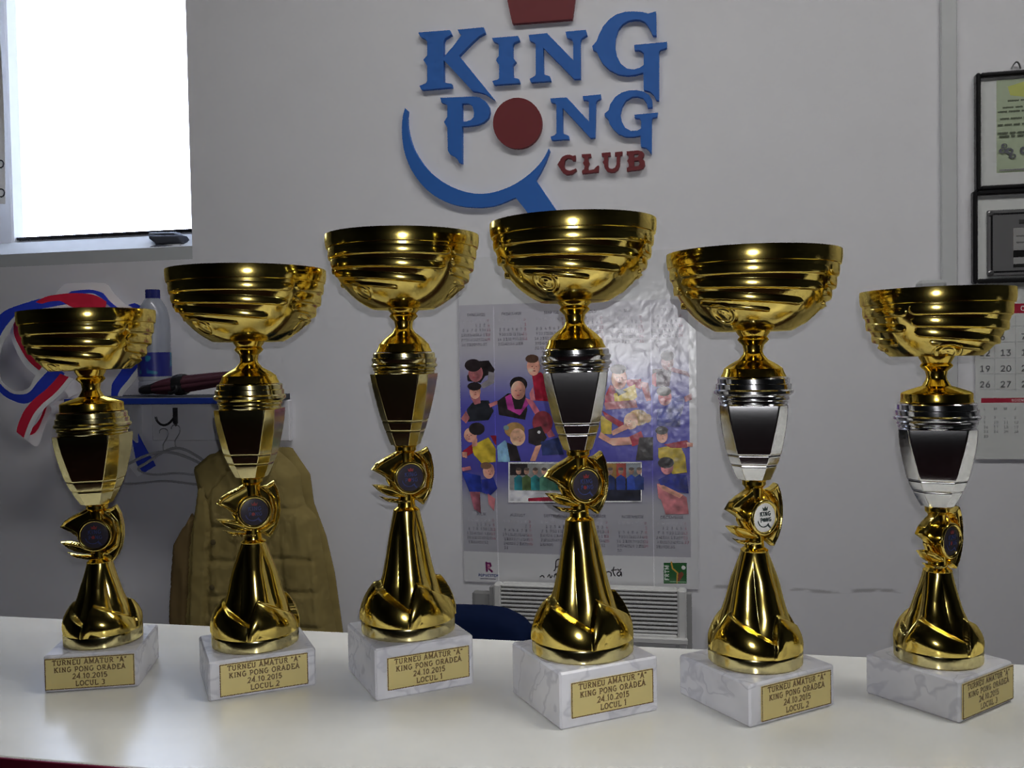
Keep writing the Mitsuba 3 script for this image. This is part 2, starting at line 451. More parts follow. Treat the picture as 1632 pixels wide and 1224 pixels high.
# ------------------------------------------------------------------ counter
def build_counter():
    x0, x1 = -3.0, 2.6
    obj('reception_counter__worktop', rbx(x0, x1, 0.6025, 0.945, TOP - 0.022, TOP, .0010), 'laminate')
    obj('reception_counter__edge_band', rbx(x0, x1, 0.6000, 0.6025, TOP - 0.022, TOP - .0004, .0006), 'counter_red'); tag('reception_counter__edge_band', 'dark red front edge')
    obj('reception_counter__front_panel', bx(x0 + .01, x1 - .01, 0.612, 0.640, 0.08, TOP - 0.022), 'counter_red')
    obj('reception_counter__plinth_rail', bx(x0 + .03, x1 - .03, 0.66, 0.69, 0.0, 0.08), 'black_plastic')
    obj('reception_counter__back_panel', bx(x0 + .01, x1 - .01, 0.88, 0.90, 0.0, TOP - 0.022), 'plaster_white')
    for x in (x0 + .01, x1 - .03):
        obj('reception_counter__end_panel', bx(x, x + .02, 0.64, 0.88, 0.0, TOP - 0.022), 'counter_red')
    tag('reception_counter', 'long glossy white counter top carrying the trophies, above a dark red front', 'counter')
    tag('reception_counter__front_panel', 'dark red front panel'); tag('reception_counter__worktop', 'glossy white top')


build_counter()

# ------------------------------------------------------------------ trophies
CLASS = {   # plinth (w, d, h), rim (radius, depth), heights above the plinth
    'small': dict(pw=.0824, pd=.0852, ph=.0345, R=.0604, D=.065, H=.3158, ring=.0355, leaf=.040, neck=.0755, col=[(.011, .0352), (.018, .034), (.028, .0294), (.040, .0215), (.0545, .0168), (.0755, .0115)],
                  vb=.132, vt=.1985, coll=.2085, vr=(.0131, .0254, .0308), cr=.0346, dome=[(.2085, .0342), (.2195, .0305), (.2285, .0272), (.2345, .0115)], waist=.2405, fl=.2515, boss=.257, cz=.103),
    'medium': dict(pw=.0949, pd=.0891, ph=.035, R=.0716, D=.070, H=.3499, ring=.0397, leaf=.046, neck=.095, col=[(.012, .0394), (.020, .038), (.032, .0318), (.043, .0262), (.069, .0193), (.095, .0112)],
                   vb=.157, vt=.2206, coll=.233, vr=(.0138, .0238, .0282), cr=.0330, dome=[(.233, .0326), (.2435, .0288), (.252, .0232), (.259, .0125)], waist=.2645, fl=.276, boss=.2806, cz=.125),
    'large': dict(pw=.0930, pd=.0922, ph=.0463, R=.0700, D=.070, H=.3675, ring=.0436, leaf=.050, neck=.1125, col=[(.012, .0432), (.022, .0415), (.034, .0330), (.047, .0252), (.058, .0222), (.087, .0166), (.1125, .0122)],
                  vb=.1737, vt=.2397, coll=.2487, vr=(.0125, .0212, .0276), cr=.0305, dome=[(.2487, .0302), (.259, .0275), (.268, .0218), (.278, .0108)], waist=.282, fl=.2932, boss=.297, cz=.1437),
}


def bowl_mesh(c):
    R, D, zt, n = c['R'], c['D'], c['H'], 420
    zb = c['boss'] + .003
    out = np.concatenate([[zt], zt - np.linspace(.0006, .012, 5), zt - np.linspace(.0124, zt - zb, 150)])
    band = [(.0126, .0222, .00, .985, .0020), (.0226, .0316, .01, .96, .0055), (.0318, .0396, .02, .84, .0105), (.0404, .0450, .12, .62, .0130)]

    def base(dz):
        return R * np.sqrt(np.clip(1 - (np.clip(dz - .004, 0, None) / D) ** 2, 0.02, 1))

    def rows(th, z):
        dz = zt - z
        r = np.full(n, base(dz) if dz > .0121 else R * (1 + .012 * (1 - dz / .012)) + .0005 * (1 - ((dz - .006) / .006) ** 2))
        if dz <= .0121: return r
        r = r - .0008
        t = th % (2 * np.pi)
        for m in range(3):
            a = ((t - m * 2 * np.pi / 3) % (2 * np.pi)) / (2 * np.pi / 3)
            for d0, d1, a0, a1, tilt in band:
                u = np.clip((a - a0) / (a1 - a0), 0, 1)
                top, bot = d0 + tilt * a, d1 + tilt * a
                mid, hh = (top + bot) / 2, (bot - top) / 2
                e = np.clip(np.minimum(u, 1 - u) / .05, 0, 1)
                hh = hh * np.sqrt(np.clip(1 - (1 - e) ** 2, 0, 1)) * (1 - .22 * u)
                inside = (a > a0) & (a < a1) & (a <= 1)
                s = np.clip((hh - np.abs(dz - mid)) / .0007, 0, 1) * inside
                rt = base(top) - .08 * (dz - top) - .0009
                rt = rt + .00045 * np.clip(1 - ((dz - mid) / np.maximum(hh, 1e-5)) ** 2, 0, 1)
                r = np.where(s > 0, r + s * np.clip(rt - r, -.002, .006), r)
            # the raised ring low in each motif
            dx = (a - .27) * (2 * np.pi / 3) * base(.0535)
            q = np.hypot(dx, (dz - .0535) * 1.35)
            w = (a < 1)
            r = r + w * (.0013 * np.exp(-((q - .0098) / .0013) ** 2) - .0010 * np.exp(-((q - .0068) / .0014) ** 2) + .0012 * np.exp(-(q / .0024) ** 2))
        return r

    inner = zt - np.linspace(0, zt - zb - .004, 26)

    def rin(th, z):
        return np.full(n, max(base(zt - z) - .0045, .004) if zt - z > 1e-6 else R - .0028)

    th = np.arange(n) * 2 * np.pi / n
    zs = np.r_[inner[::-1], out]
    rr = [rin(th, z) for z in inner[::-1]] + [rows(th, z) for z in out]
    it = iter(rr)
    m = around(lambda t, z: next(it), zs, n)
    m.invert()
    return m


def vase_mesh(c):
    n = 300
    zb, zt = c['vb'], c['vt']
    prof = PchipInterpolator([zb, (zb + zt) / 2 - .004, zt], [c['vr'][0], c['vr'][1], c['vr'][2]])
    q4 = np.pi / 2

    def r(th, z):
        d = float(prof(z)) * .985
        k = (z - zb) / (zt - zb)
        w = d * (.50 + .24 * k)
        l = (th + q4 / 2) % q4 - q4 / 2
        l8 = th % q4 - q4 / 2
        out = np.minimum(d / np.cos(l), (d + w) / math.sqrt(2) / np.cos(l8))
        for g in (.20, .34):
            out = out - .0007 * np.exp(-((k - g) / .009) ** 2)
        return out

    zs = np.linspace(zb, zt, 130)
    return around(r, zs, n)


def column_mesh(c):
    n = 300
    zz, rr = zip(*c['col'])
    prof = PchipInterpolator(zz, rr)
    z0, z1, lt = zz[0], zz[-1], c['leaf']

    def r(th, z):
        pl = float(prof(lt))
        p = float(prof(z)) if z > lt else min(float(prof(z)), pl - float(prof(lt, 1)) * (lt - z) + (c['ring'] - .001 - pl + float(prof(lt, 1)) * (lt - z0)) * (1 - (z - z0) / (lt - z0)) ** 2.2)
        b = np.full(n, p)
        up = np.clip((z - lt * .40) / (lt * .5), 0, 1) * np.clip((z1 - .003 - z) / .02, 0, 1)
        b = b * (1 + up * (.15 * np.abs(np.cos(2.5 * th + 10 * z + .4)) - .075))
        L = c['ring'] * (1.01 - .30 * np.clip((z - z0) / (lt - z0), 0, 1.1) ** 2.1)
        for j in range(4):
            a = ((th - j * np.pi / 2 + 1.9) % (2 * np.pi)) / 2.3
            on = (a < 1)
            edge = z0 + (lt * 1.04 - z0) * (1 - np.clip(a, 0, 1) ** 1.25) * np.clip(a / .12, 0, 1) ** .5
            k = np.clip((edge - z) / .0011, 0, 1) * on
            swell = L - .0030 * a + .0016 * np.sin(np.pi * np.clip((edge - z) / lt * 1.6, 0, 1))
            b = np.where(k > 0, np.maximum(b, b * (1 - k) + k * swell), b)
        return np.minimum(b, c['ring'] * 1.035)

    return around(r, np.linspace(z0, z1, 130), n)


EX, EZ = 2.41e-4, 2.112e-4
CORE = lambda pts: Polygon([((a - 355) * EX, (180 - b) * EZ) for a, b in pts])
EMBLEM = {
    'leaf': [[(205, 140), (225, 112), (255, 92), (290, 74), (325, 52), (362, 78), (380, 110), (310, 215), (280, 198), (245, 166)],
             [(205, 205), (245, 208), (285, 222), (330, 250), (345, 270), (300, 268), (262, 256), (232, 236)],
             [(230, 256), (265, 268), (310, 276), (352, 280), (352, 294), (305, 294), (262, 282)]],
    'crescent': [[(366, 74), (392, 68), (418, 50), (434, 90), (442, 140), (442, 190), (433, 240), (418, 276), (397, 307), (378, 290), (345, 268), (380, 255), (412, 230), (420, 180), (410, 130), (390, 98)]],
}


def upright0(m, y):
    m = upright(m, y); m.fix_normals(); return m


def emblem_parts(c):
    cz = c['cz']
    out = []
    for kind, thick in (('leaf', .0036), ('crescent', .0036)):
        for i, pts in enumerate(EMBLEM[kind]):
            m, *_ = pillow(CORE(pts), thick, .006, .0008, .003, dish=.0011)
            m = upright0(m, -.006 if kind == 'crescent' else -.003 - .001 * i)
            m.apply_translation((.004 if kind == 'crescent' else .0025, 0, cz))
            out.append((kind, m))
    m, *_ = pillow(CORE([(296, 80), (330, 62), (372, 72), (410, 108), (424, 180), (412, 235), (385, 288), (335, 278), (285, 235), (262, 190), (268, 130)]), .0016, .004, .0012, .003)
    m = upright0(m, -.0015); m.apply_translation((.003, 0, cz)); out.append(('backplate', m))
    ring = trimesh.creation.torus(.0140, .0016, major_sections=56, minor_sections=12)
    cup = lathe([(0, 0), (.0132, 0), (.0140, .004), (.0140, .008), (.0125, .0085), (.0125, .0075), (0, .0075)], 48)
    for m, y in ((ring, -.0125), (cup, -.004)):
        v = np.array(m.vertices)
        m.vertices = np.c_[v[:, 0], y - v[:, 2], v[:, 1] + cz]
        m.invert() if m.volume < 0 else None
    out += [('ring', ring), ('holder', cup)]
    badge = lathe([(0, 0), (.0126, 0), (.0126, .0006), (.010, .0011), (.005, .0014), (0, .0015)], 48)
    v = np.array(badge.vertices)
    badge.vertices = np.c_[v[:, 0], -.0116 - v[:, 2], v[:, 1] + cz]
    badge.fix_normals()
    out.append(('badge', badge))
    return out


def badge_prints(c):
    cz = c['cz']
    def up(poly, y=-.01325):
        m = upright0(extrude(poly, .00025), y); m.apply_translation((0, 0, cz)); return m
    king = affinity.translate(lettering('KING', .0036, .20), 0, .0015)
    pong = affinity.translate(unary_union([affinity.translate(lettering('P', .0034, .2), -.0045, 0), affinity.translate(lettering('NG', .0034, .2), .0032, 0)]), .0004, -.0035)
    bow = LineString(arc(-.0015, -.0012, .0066, .0066, 190, 320, 14)).buffer(.0004)
    hand = LineString([(.0030, -.0062), (.0056, -.0090)]).buffer(.0007)
    crown = Polygon([(-.0022, .0060), (.0022, .0060), (.0030, .0092), (.0013, .0076), (0, .0098), (-.0013, .0076), (-.0030, .0092)])
    ball = Point(-.0012, -.0018).buffer(.0016)
    return up(unary_union([king, pong, bow, hand])), up(unary_union([crown, ball]))


def plaque_letters(n, h=.0046):
    rows = [('TURNEU AMATUR "A"', .0098), ('KING PONG ORADEA', .0032), ('24.10.2015', -.0034), (f'LOCUL {n}', -.0100)]
    return unary_union([affinity.translate(lettering(t, h, .19), 0, z - h / 2 + .0005) for t, z in rows])


def cached(name, fn, store={}):
    if name not in store: store[name] = fn()
    return store[name]


def trophy(key, cls, place, x, y, yaw, lean, gold, turn, label, paper=False, vase_turn=0.0, plaque_shift=0.0):  # paper: badge coloured as if it caught the light
    c = CLASS[cls]
    ph = c['ph']
    P0 = T().translate([x, y, TOP]) @ T().rotate([0, 0, 1], yaw)
    P1 = T().translate([x, y, TOP + ph]) @ T().rotate([0, 1, 0], lean) @ T().rotate([0, 0, 1], yaw)
    k = lambda s: key + '__' + s
    def part(name, mname, fn, mat, smooth=False, tw=P1):
        d = cached((cls, mname), lambda: mikit.ply(fn(), 'gold', smooth))
        return obj(k(name), d, mat, to_world=tw)
    part('plinth', 'plinth', lambda: rbx(-c['pw'] / 2, c['pw'] / 2, -c['pd'] / 2, c['pd'] / 2, 0, ph, .0016), 'marble', False, P0)
    tag(k('plinth'), 'white marble plinth with grey veins')
    pw, phh = .0388, .0143
    yf = -c['pd'] / 2
    zc = ph * (.49 if cls == 'large' else .5)
    PS = T().translate([x, y, TOP]) @ T().rotate([0, 0, 1], yaw) @ T().translate([plaque_shift, 0, 0])
    part('plaque', 'plaque', lambda: rbx(-pw, pw, yf - .0012, yf, zc - phh, zc + phh, .0003), 'plaque_gold', False, PS)
    def let():
        m = upright0(extrude(affinity.scale(plaque_letters(place), .98, 1, origin=(0, 0)), .00025), yf - .0011); m.apply_translation((0, 0, zc)); return m
    part('plaque__lettering', ('let', place), let, 'plaque_ink', False, PS)
    def rim():
        o, i = sbox(-pw, -phh, pw, phh), sbox(-pw + .0007, -phh + .0007, pw - .0007, phh - .0007)
        m = upright0(extrude(o.difference(i), .0002), yf - .00115); m.apply_translation((0, 0, zc)); return m
    part('plaque__border', 'plaque_rim', rim, 'plaque_ink', False, PS)
    tag(k('plaque'), f'gold plaque whose last line reads LOCUL {place}')
    R0 = c['ring']
    part('foot', 'foot', lambda: lathe([(0, 0), (R0 - .0012, 0), (R0, .0010), (R0 * 1.005, .0095), (R0 - .001, .0118), (R0 * .9, .0124), (0, .0124)], 96), 'pale_gold', 35)
    part('column', 'column', lambda: column_mesh(c), 'gold', 40)
    nk, cz = c['neck'], c['cz']
    zc0, zc1 = cz - .0235, c['vb'] + .001
    neck = [(0, nk - .002), (.0105, nk - .002), (.0118, nk + .0005), (.0085, nk + .003), (.0078, zc0), (.0070, cz - .01), (.0070, cz + .016), (.0076, zc1 - .0085), (.0098, zc1 - .006), (.0098, zc1 - .003), (.0112, zc1 - .0015), (.0112, zc1), (0, zc1)]
    part('neck', 'neck', lambda: lathe(neck, 64), 'deep_gold', 30)
    tagged = False
    for kind, md in cached((cls, 'emblem'), lambda: [(kk, mikit.ply(m, 'gold', 40)) for kk, m in emblem_parts(c)]):
        mat = ('badge_lit' if paper else 'badge_unlit') if kind == 'badge' else 'gold'
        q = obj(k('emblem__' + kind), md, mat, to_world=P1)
        if kind == 'badge': tag(q, 'round badge coloured white as if catching light, with club print' if paper else 'round badge coloured dark as if reflecting the dim hall')
    tag(k('emblem'), 'gold winged ring holding a round badge')
    dk, rd = cached((cls, 'prints'), lambda: [mikit.ply(m, 'gold') for m in badge_prints(c)])
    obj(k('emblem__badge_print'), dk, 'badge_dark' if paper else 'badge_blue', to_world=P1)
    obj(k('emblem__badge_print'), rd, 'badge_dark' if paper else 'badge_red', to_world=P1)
    vm = 'pale_gold' if gold else 'silver'
    PV = P1 @ T().rotate([0, 0, 1], vase_turn - yaw)
    part('vase', 'vase', lambda: vase_mesh(c), vm, 32, PV)
    tag(k('vase'), ('pale gold' if gold else 'silver') + ' tapering vase with five long flat panels')
    vt, co, cr, vr = c['vt'], c['coll'], c['cr'], c['vr'][2]
    h = co - vt
    coll = [(0, vt - .001), (vr * .96, vt - .001), (vr * 1.01, vt + h * .10), (vr * 1.01, vt + h * .22), (vr * .985, vt + h * .27), (vr * 1.05, vt + h * .38), (vr * 1.05, vt + h * .50), (vr * 1.02, vt + h * .56), (cr, vt + h * .80), (cr, co - .0002), (cr - .0016, co + .0012), (c['dome'][1][1] + .0026, co + .0040), (c['dome'][1][1] + .0026, co + .0054), (c['dome'][1][1] + .0012, co + .0060), (c['dome'][1][1] + .0012, c['dome'][1][0] - .0006), (c['dome'][1][1] + .0004, c['dome'][1][0] + .0004), (0, c['dome'][1][0] + .0004)]
    part('collar', 'collar', lambda: lathe(coll, 80), vm, 30)
    dz = c['dome']
    dm = [(0, dz[1][0])]
    for a in range(1, 3):
        (za, ra), (zb_, rb) = dz[a], dz[a + 1]
        if a < 2:
            dm += [(ra - .0015, za + .0012), (ra - .002, za + (zb_ - za) * .25), (rb + (ra - rb) * .35, za + (zb_ - za) * .62), (rb + .0012, zb_ - .0005)]
        else:
            dm += [(ra - .0005, za + .0008), (rb + (ra - rb) * .70, za + (zb_ - za) * .40), (rb + (ra - rb) * .25, za + (zb_ - za) * .80), (rb, zb_)]
    wz, fz, bz = c['waist'], c['fl'], c['boss']
    dm += [(.0086, wz - .001), (.0078, wz + .002), (.0088, wz + (fz - wz) * .6), (.0118, fz - .0015), (.0132, fz), (.0122, fz + .0015), (.0112, fz + .0025), (.0138, bz + .0015), (.0150, bz + .006), (.0132, bz + .0105), (0, bz + .012)]
    part('stem', 'stem', lambda: lathe(dm, 80), 'deep_gold', 28)
    PB = P1 @ T().rotate([0, 0, 1], turn - yaw)
    part('bowl', 'bowl', lambda: bowl_mesh(c), 'gold', 38, PB)
    tag(key, label, 'trophy', None)


trophy('trophy', 'small', 3, -.5713, .7804, 20.9, -1.3, True, -20, 'short gold trophy cup with gold vase in front of the tangled medal ribbons', vase_turn=19, plaque_shift=-.001)
trophy('trophy_001', 'medium', 2, -.4193, .7945, 35.4, .1, True, -26, 'gold trophy cup with gold vase in front of the khaki vest', vase_turn=12, plaque_shift=.001)
trophy('trophy_002', 'large', 1, -.2762, .8200, 37.0, .3, True, -31.4, 'tall gold trophy cup with gold vase between khaki vest and calendar poster', vase_turn=3.6, plaque_shift=.003)
trophy('trophy_003', 'large', 1, -.1067, .7849, 36.5, -.5, False, -22.3, 'tall gold trophy cup with silver vase in front of the calendar poster', vase_turn=6, plaque_shift=.002)
trophy('trophy_004', 'medium', 2, .0392, .8140, 40.2, .2, False, -32.8, 'gold trophy cup with silver vase and the only badge whitened as if catching light', paper=True, vase_turn=-2.8, plaque_shift=.003)
trophy('trophy_005', 'small', 3, .1936, .8448, 46.2, -.1, False, -2.9, 'short gold trophy cup with silver vase beside the white wall calendar', vase_turn=-11, plaque_shift=.001)

# ------------------------------------------------------------------ the sign on the wall
SIGN = 0.012
ZA, ZB, ZC, ZD = (660, 0, 7.2), (860, 0, 7.2), (630, 140, 5.972), (860, 140, 5.973)


def outline(pts, frame):
    ox, oy, s = frame
    return wall2([(ox + a / s, oy + b / s) for a, b in pts], W - SIGN)


def sign(key, label, cat_, pts, frame, holes=(), mat='sign_blue', group=None):
    g = Polygon(outline(pts, frame), [outline(h, frame) for h in holes]).buffer(0)
    obj(key, upright0(extrude(g, SIGN), W), mat)
    tag(key, label, cat_, group)


BL, RL = 'blue letters of the wall sign', 'small red letters of the wall sign'
sign('sign_letter', 'large blue letter K that begins the top word of the wall sign', 'letter', [(47, 372), (408, 345), (430, 395), (400, 412), (355, 440), (338, 470), (338, 655), (440, 540), (545, 400), (515, 375), (500, 340), (795, 312), (815, 375), (740, 415), (660, 490), (515, 638), (925, 1145), (880, 1120), (810, 1075), (740, 1055), (670, 1045), (365, 715), (338, 690), (340, 940), (370, 952), (430, 960), (432, 1000), (85, 1030), (60, 985), (135, 955), (150, 930), (150, 755), (128, 720), (103, 685), (128, 660), (150, 635), (150, 470), (120, 445), (72, 420)], ZA, group=BL)
sign('sign_letter_001', 'blue letter I, second letter in the top word of the wall sign', 'letter', [(893, 435), (1192, 412), (1210, 462), (1145, 490), (1130, 520), (1130, 655), (1168, 705), (1130, 750), (1135, 890), (1200, 905), (1213, 950), (915, 972), (897, 930), (965, 910), (975, 890), (975, 745), (938, 690), (972, 640), (972, 510), (950, 490), (910, 475)], ZA, group=BL)
PX = (0, 0, 1)
sign('sign_letter_002', 'blue letter N, third letter in the top word of the wall sign', 'letter', [(842.6, 55.6), (871.8, 52.8), (913.5, 95.8), (913.5, 68), (912, 63), (903, 59), (901.3, 50.3), (933.6, 47.5), (935.7, 55.3), (926.7, 61.1), (924.6, 66.7), (924.9, 125), (914.9, 125.7), (865.6, 75.7), (866.3, 117), (868, 119), (876, 121.5), (878, 128.5), (846, 130.8), (844, 125.7), (853, 120.8), (854, 117), (853.8, 72.2), (852.4, 68), (844, 63.9)], PX, group=BL)
sign('sign_letter_003', 'large blue letter G with a long tail ending the top word of the sign', 'letter', [(1335, 130), (1340, 405), (1300, 405), (1270, 340), (1235, 280), (1200, 245), (1150, 225), (1090, 222), (1020, 235), (950, 275), (900, 345), (870, 440), (865, 540), (885, 640), (930, 730), (1000, 785), (1080, 797), (1150, 775), (1195, 745), (1195, 610), (1175, 590), (1150, 575), (1090, 572), (1085, 515), (1462, 480), (1460, 545), (1385, 570), (1370, 600), (1370, 1150), (1340, 1150), (1310, 1090), (1265, 1050), (1195, 1030), (1190, 830), (1100, 857), (1000, 865), (900, 850), (800, 800), (720, 722), (680, 650), (655, 590), (610, 565), (603, 530), (655, 470), (680, 400), (730, 300), (800, 220), (880, 165), (980, 135), (1080, 130), (1180, 137), (1245, 155), (1290, 143)], ZB, group=BL)
sign('sign_letter_004', 'blue letter P with a pointed foot that begins the second word of the wall sign', 'letter', [(428, 95), (740, 82), (800, 90), (860, 130), (893, 180), (900, 235), (885, 285), (845, 325), (780, 350), (700, 362), (635, 366), (635, 718), (610, 715), (590, 680), (555, 650), (520, 632), (500, 600), (495, 375), (462, 325), (495, 275), (495, 170), (480, 152), (440, 140)], ZC, holes=[[(635, 150), (700, 148), (735, 175), (750, 235), (745, 280), (720, 305), (680, 318), (635, 322)]], group=BL)
sign('sign_letter_005', 'blue letter N after the red ball in the second word of the wall sign', 'letter', [(100, 100), (258, 90), (470, 320), (470, 130), (455, 118), (415, 112), (408, 78), (580, 62), (583, 100), (545, 120), (535, 145), (528, 472), (485, 478), (218, 190), (218, 420), (235, 440), (275, 455), (280, 487), (115, 499), (102, 465), (145, 450), (160, 430), (160, 165), (150, 148), (108, 135)], ZD, group=BL)
sign('sign_letter_006', 'blue letter G with a pointed tail that ends the second word of the wall sign', 'letter', [(1075, 185), (1030, 190), (1020, 145), (985, 97), (930, 80), (880, 85), (820, 120), (785, 180), (768, 250), (780, 320), (815, 380), (870, 410), (930, 407), (965, 388), (965, 310), (950, 290), (905, 285), (902, 255), (1125, 235), (1118, 275), (1075, 285), (1068, 310), (1065, 632), (1045, 600), (1015, 572), (965, 562), (960, 455), (900, 465), (820, 465), (750, 437), (700, 390), (665, 340), (655, 300), (620, 270), (618, 245), (655, 215), (675, 150), (720, 85), (780, 45), (850, 25), (920, 22), (990, 35), (1045, 70), (1070, 115)], ZD, group=BL)
th = np.linspace(0, 2 * np.pi, 49)[:-1]
sign('sign_ball', 'round dark red disc standing for the O in the second word of the wall sign', 'disc', [(824.6 + 38.9 * math.cos(t), 196.3 + 40.6 * math.sin(t)) for t in th], PX, mat='sign_red')
BAT = [(92, 195), (72, 270), (62, 380), (66, 480), (85, 600), (125, 720), (190, 840), (280, 950), (380, 1032), (500, 1092), (620, 1125), (760, 1138), (880, 1133), (1000, 1105), (1080, 1072), (1145, 1045), (1640, 1660), (1700, 1690), (1790, 1640), (1800, 1560), (1338, 880), (1380, 810), (1430, 710), (1470, 600), (1460, 578), (1440, 620), (1395, 695), (1330, 770), (1240, 848), (1130, 920), (1000, 975), (850, 1007), (700, 997), (560, 952), (430, 880), (330, 800), (240, 690), (180, 590), (145, 500), (120, 400), (112, 300), (118, 215)]
BAT = smooth_path(BAT[:16], 60).tolist() + BAT[16:25] + smooth_path(BAT[25:], 60).tolist()
sign('sign_paddle', 'blue outline of a table tennis bat, curved under the second word of the wall sign', 'emblem', BAT, ZC)
for i, (ch, pts, holes) in enumerate([
    ('C', [(340, 640), (342, 690), (318, 695), (300, 675), (265, 668), (240, 690), (232, 740), (245, 775), (285, 790), (320, 778), (345, 765), (352, 785), (310, 820), (260, 827), (220, 807), (195, 770), (168, 730), (192, 695), (210, 660), (245, 640), (285, 635), (318, 648)], []),
    ('L', [(400, 632), (485, 627), (490, 655), (462, 665), (462, 690), (476, 715), (462, 745), (462, 775), (470, 785), (520, 775), (535, 750), (562, 738), (560, 800), (405, 817), (402, 785), (425, 775), (428, 745), (410, 715), (425, 695), (425, 665), (402, 655)], []),
    ('U', [(590, 620), (672, 612), (675, 645), (650, 650), (650, 740), (665, 765), (690, 772), (715, 760), (730, 735), (735, 650), (715, 645), (718, 612), (788, 605), (785, 640), (765, 645), (762, 735), (745, 780), (710, 802), (675, 804), (640, 792), (618, 760), (615, 735), (598, 705), (612, 690), (612, 655), (592, 648)], []),
    ('B', [(828, 605), (935, 595), (975, 602), (995, 625), (990, 655), (975, 672), (998, 695), (1002, 735), (985, 765), (945, 780), (830, 792), (828, 762), (850, 750), (848, 720), (832, 695), (848, 670), (845, 640), (828, 635)], [[(898, 632), (935, 628), (945, 645), (930, 660), (898, 664)], [(900, 695), (940, 692), (955, 715), (940, 742), (900, 748)]])]):
    sign(f'sign_letter_{7 + i:03d}', f'small dark red letter {ch} in the lowest word of the wall sign', 'letter', pts, ZD, holes, 'sign_red', RL)
sign('crown_emblem', 'dark red crown above the top word of the wall sign', 'emblem', [(816.7, 37.5), (912, 30.3), (917, -8), (936, -70), (905, -45), (888, -95), (864, -50), (838, -92), (822, -42), (790, -62), (806.5, -8), (813.5, 23.6)], PX, mat='sign_red')


# ------------------------------------------------------------------ calendar poster
def bulge(x, z):
    return .012 * np.exp(-((x + .31) / .16) ** 2) * np.clip((z - .90) / .15, 0, 1) * np.clip((1.62 - z) / .1, 0, 1) + .0015 * np.sin(x * 21 + z * 9) * np.clip((z - .9) / .1, 0, 1)


def conform(polys, layer, mottle=0.0):
    """Flat coloured prints (polygon in wall x, z and a colour) laid on the poster's surface."""
    vs, fs, cs, o = [], [], [], 0
    for k, (g, col) in enumerate(polys):
        for q in getattr(g, 'geoms', [g]):
            if q.area < 1e-9: continue
            v, f = trimesh.creation.triangulate_polygon(q, engine='earcut')
            v = np.c_[v, np.zeros(len(v))]
            v, f = trimesh.remesh.subdivide_to_size(v, f, .005 if mottle else .009)
            y = W - .004 - bulge(v[:, 0], v[:, 1]) - (.0002 * layer + 1.4e-5 * k)
            vs.append(np.c_[v[:, 0], y, v[:, 1]]); fs.append(np.asarray(f)[:, ::-1] + o)
            tone = 1 + mottle * ((meshkit.fbm(np.c_[v[:, :2] * 70, np.full(len(v), k)], 3) - .5) * 2.6 - .6 * (v[:, 0] - v[:, 0].mean()) / max(np.ptp(v[:, 0]), 1e-6))
            cs.append(np.clip(np.array(col)[None] * tone[:, None], .005, .92)); o += len(v)
    return trimesh.Trimesh(np.vstack(vs), np.vstack(fs), process=False), np.vstack(cs)


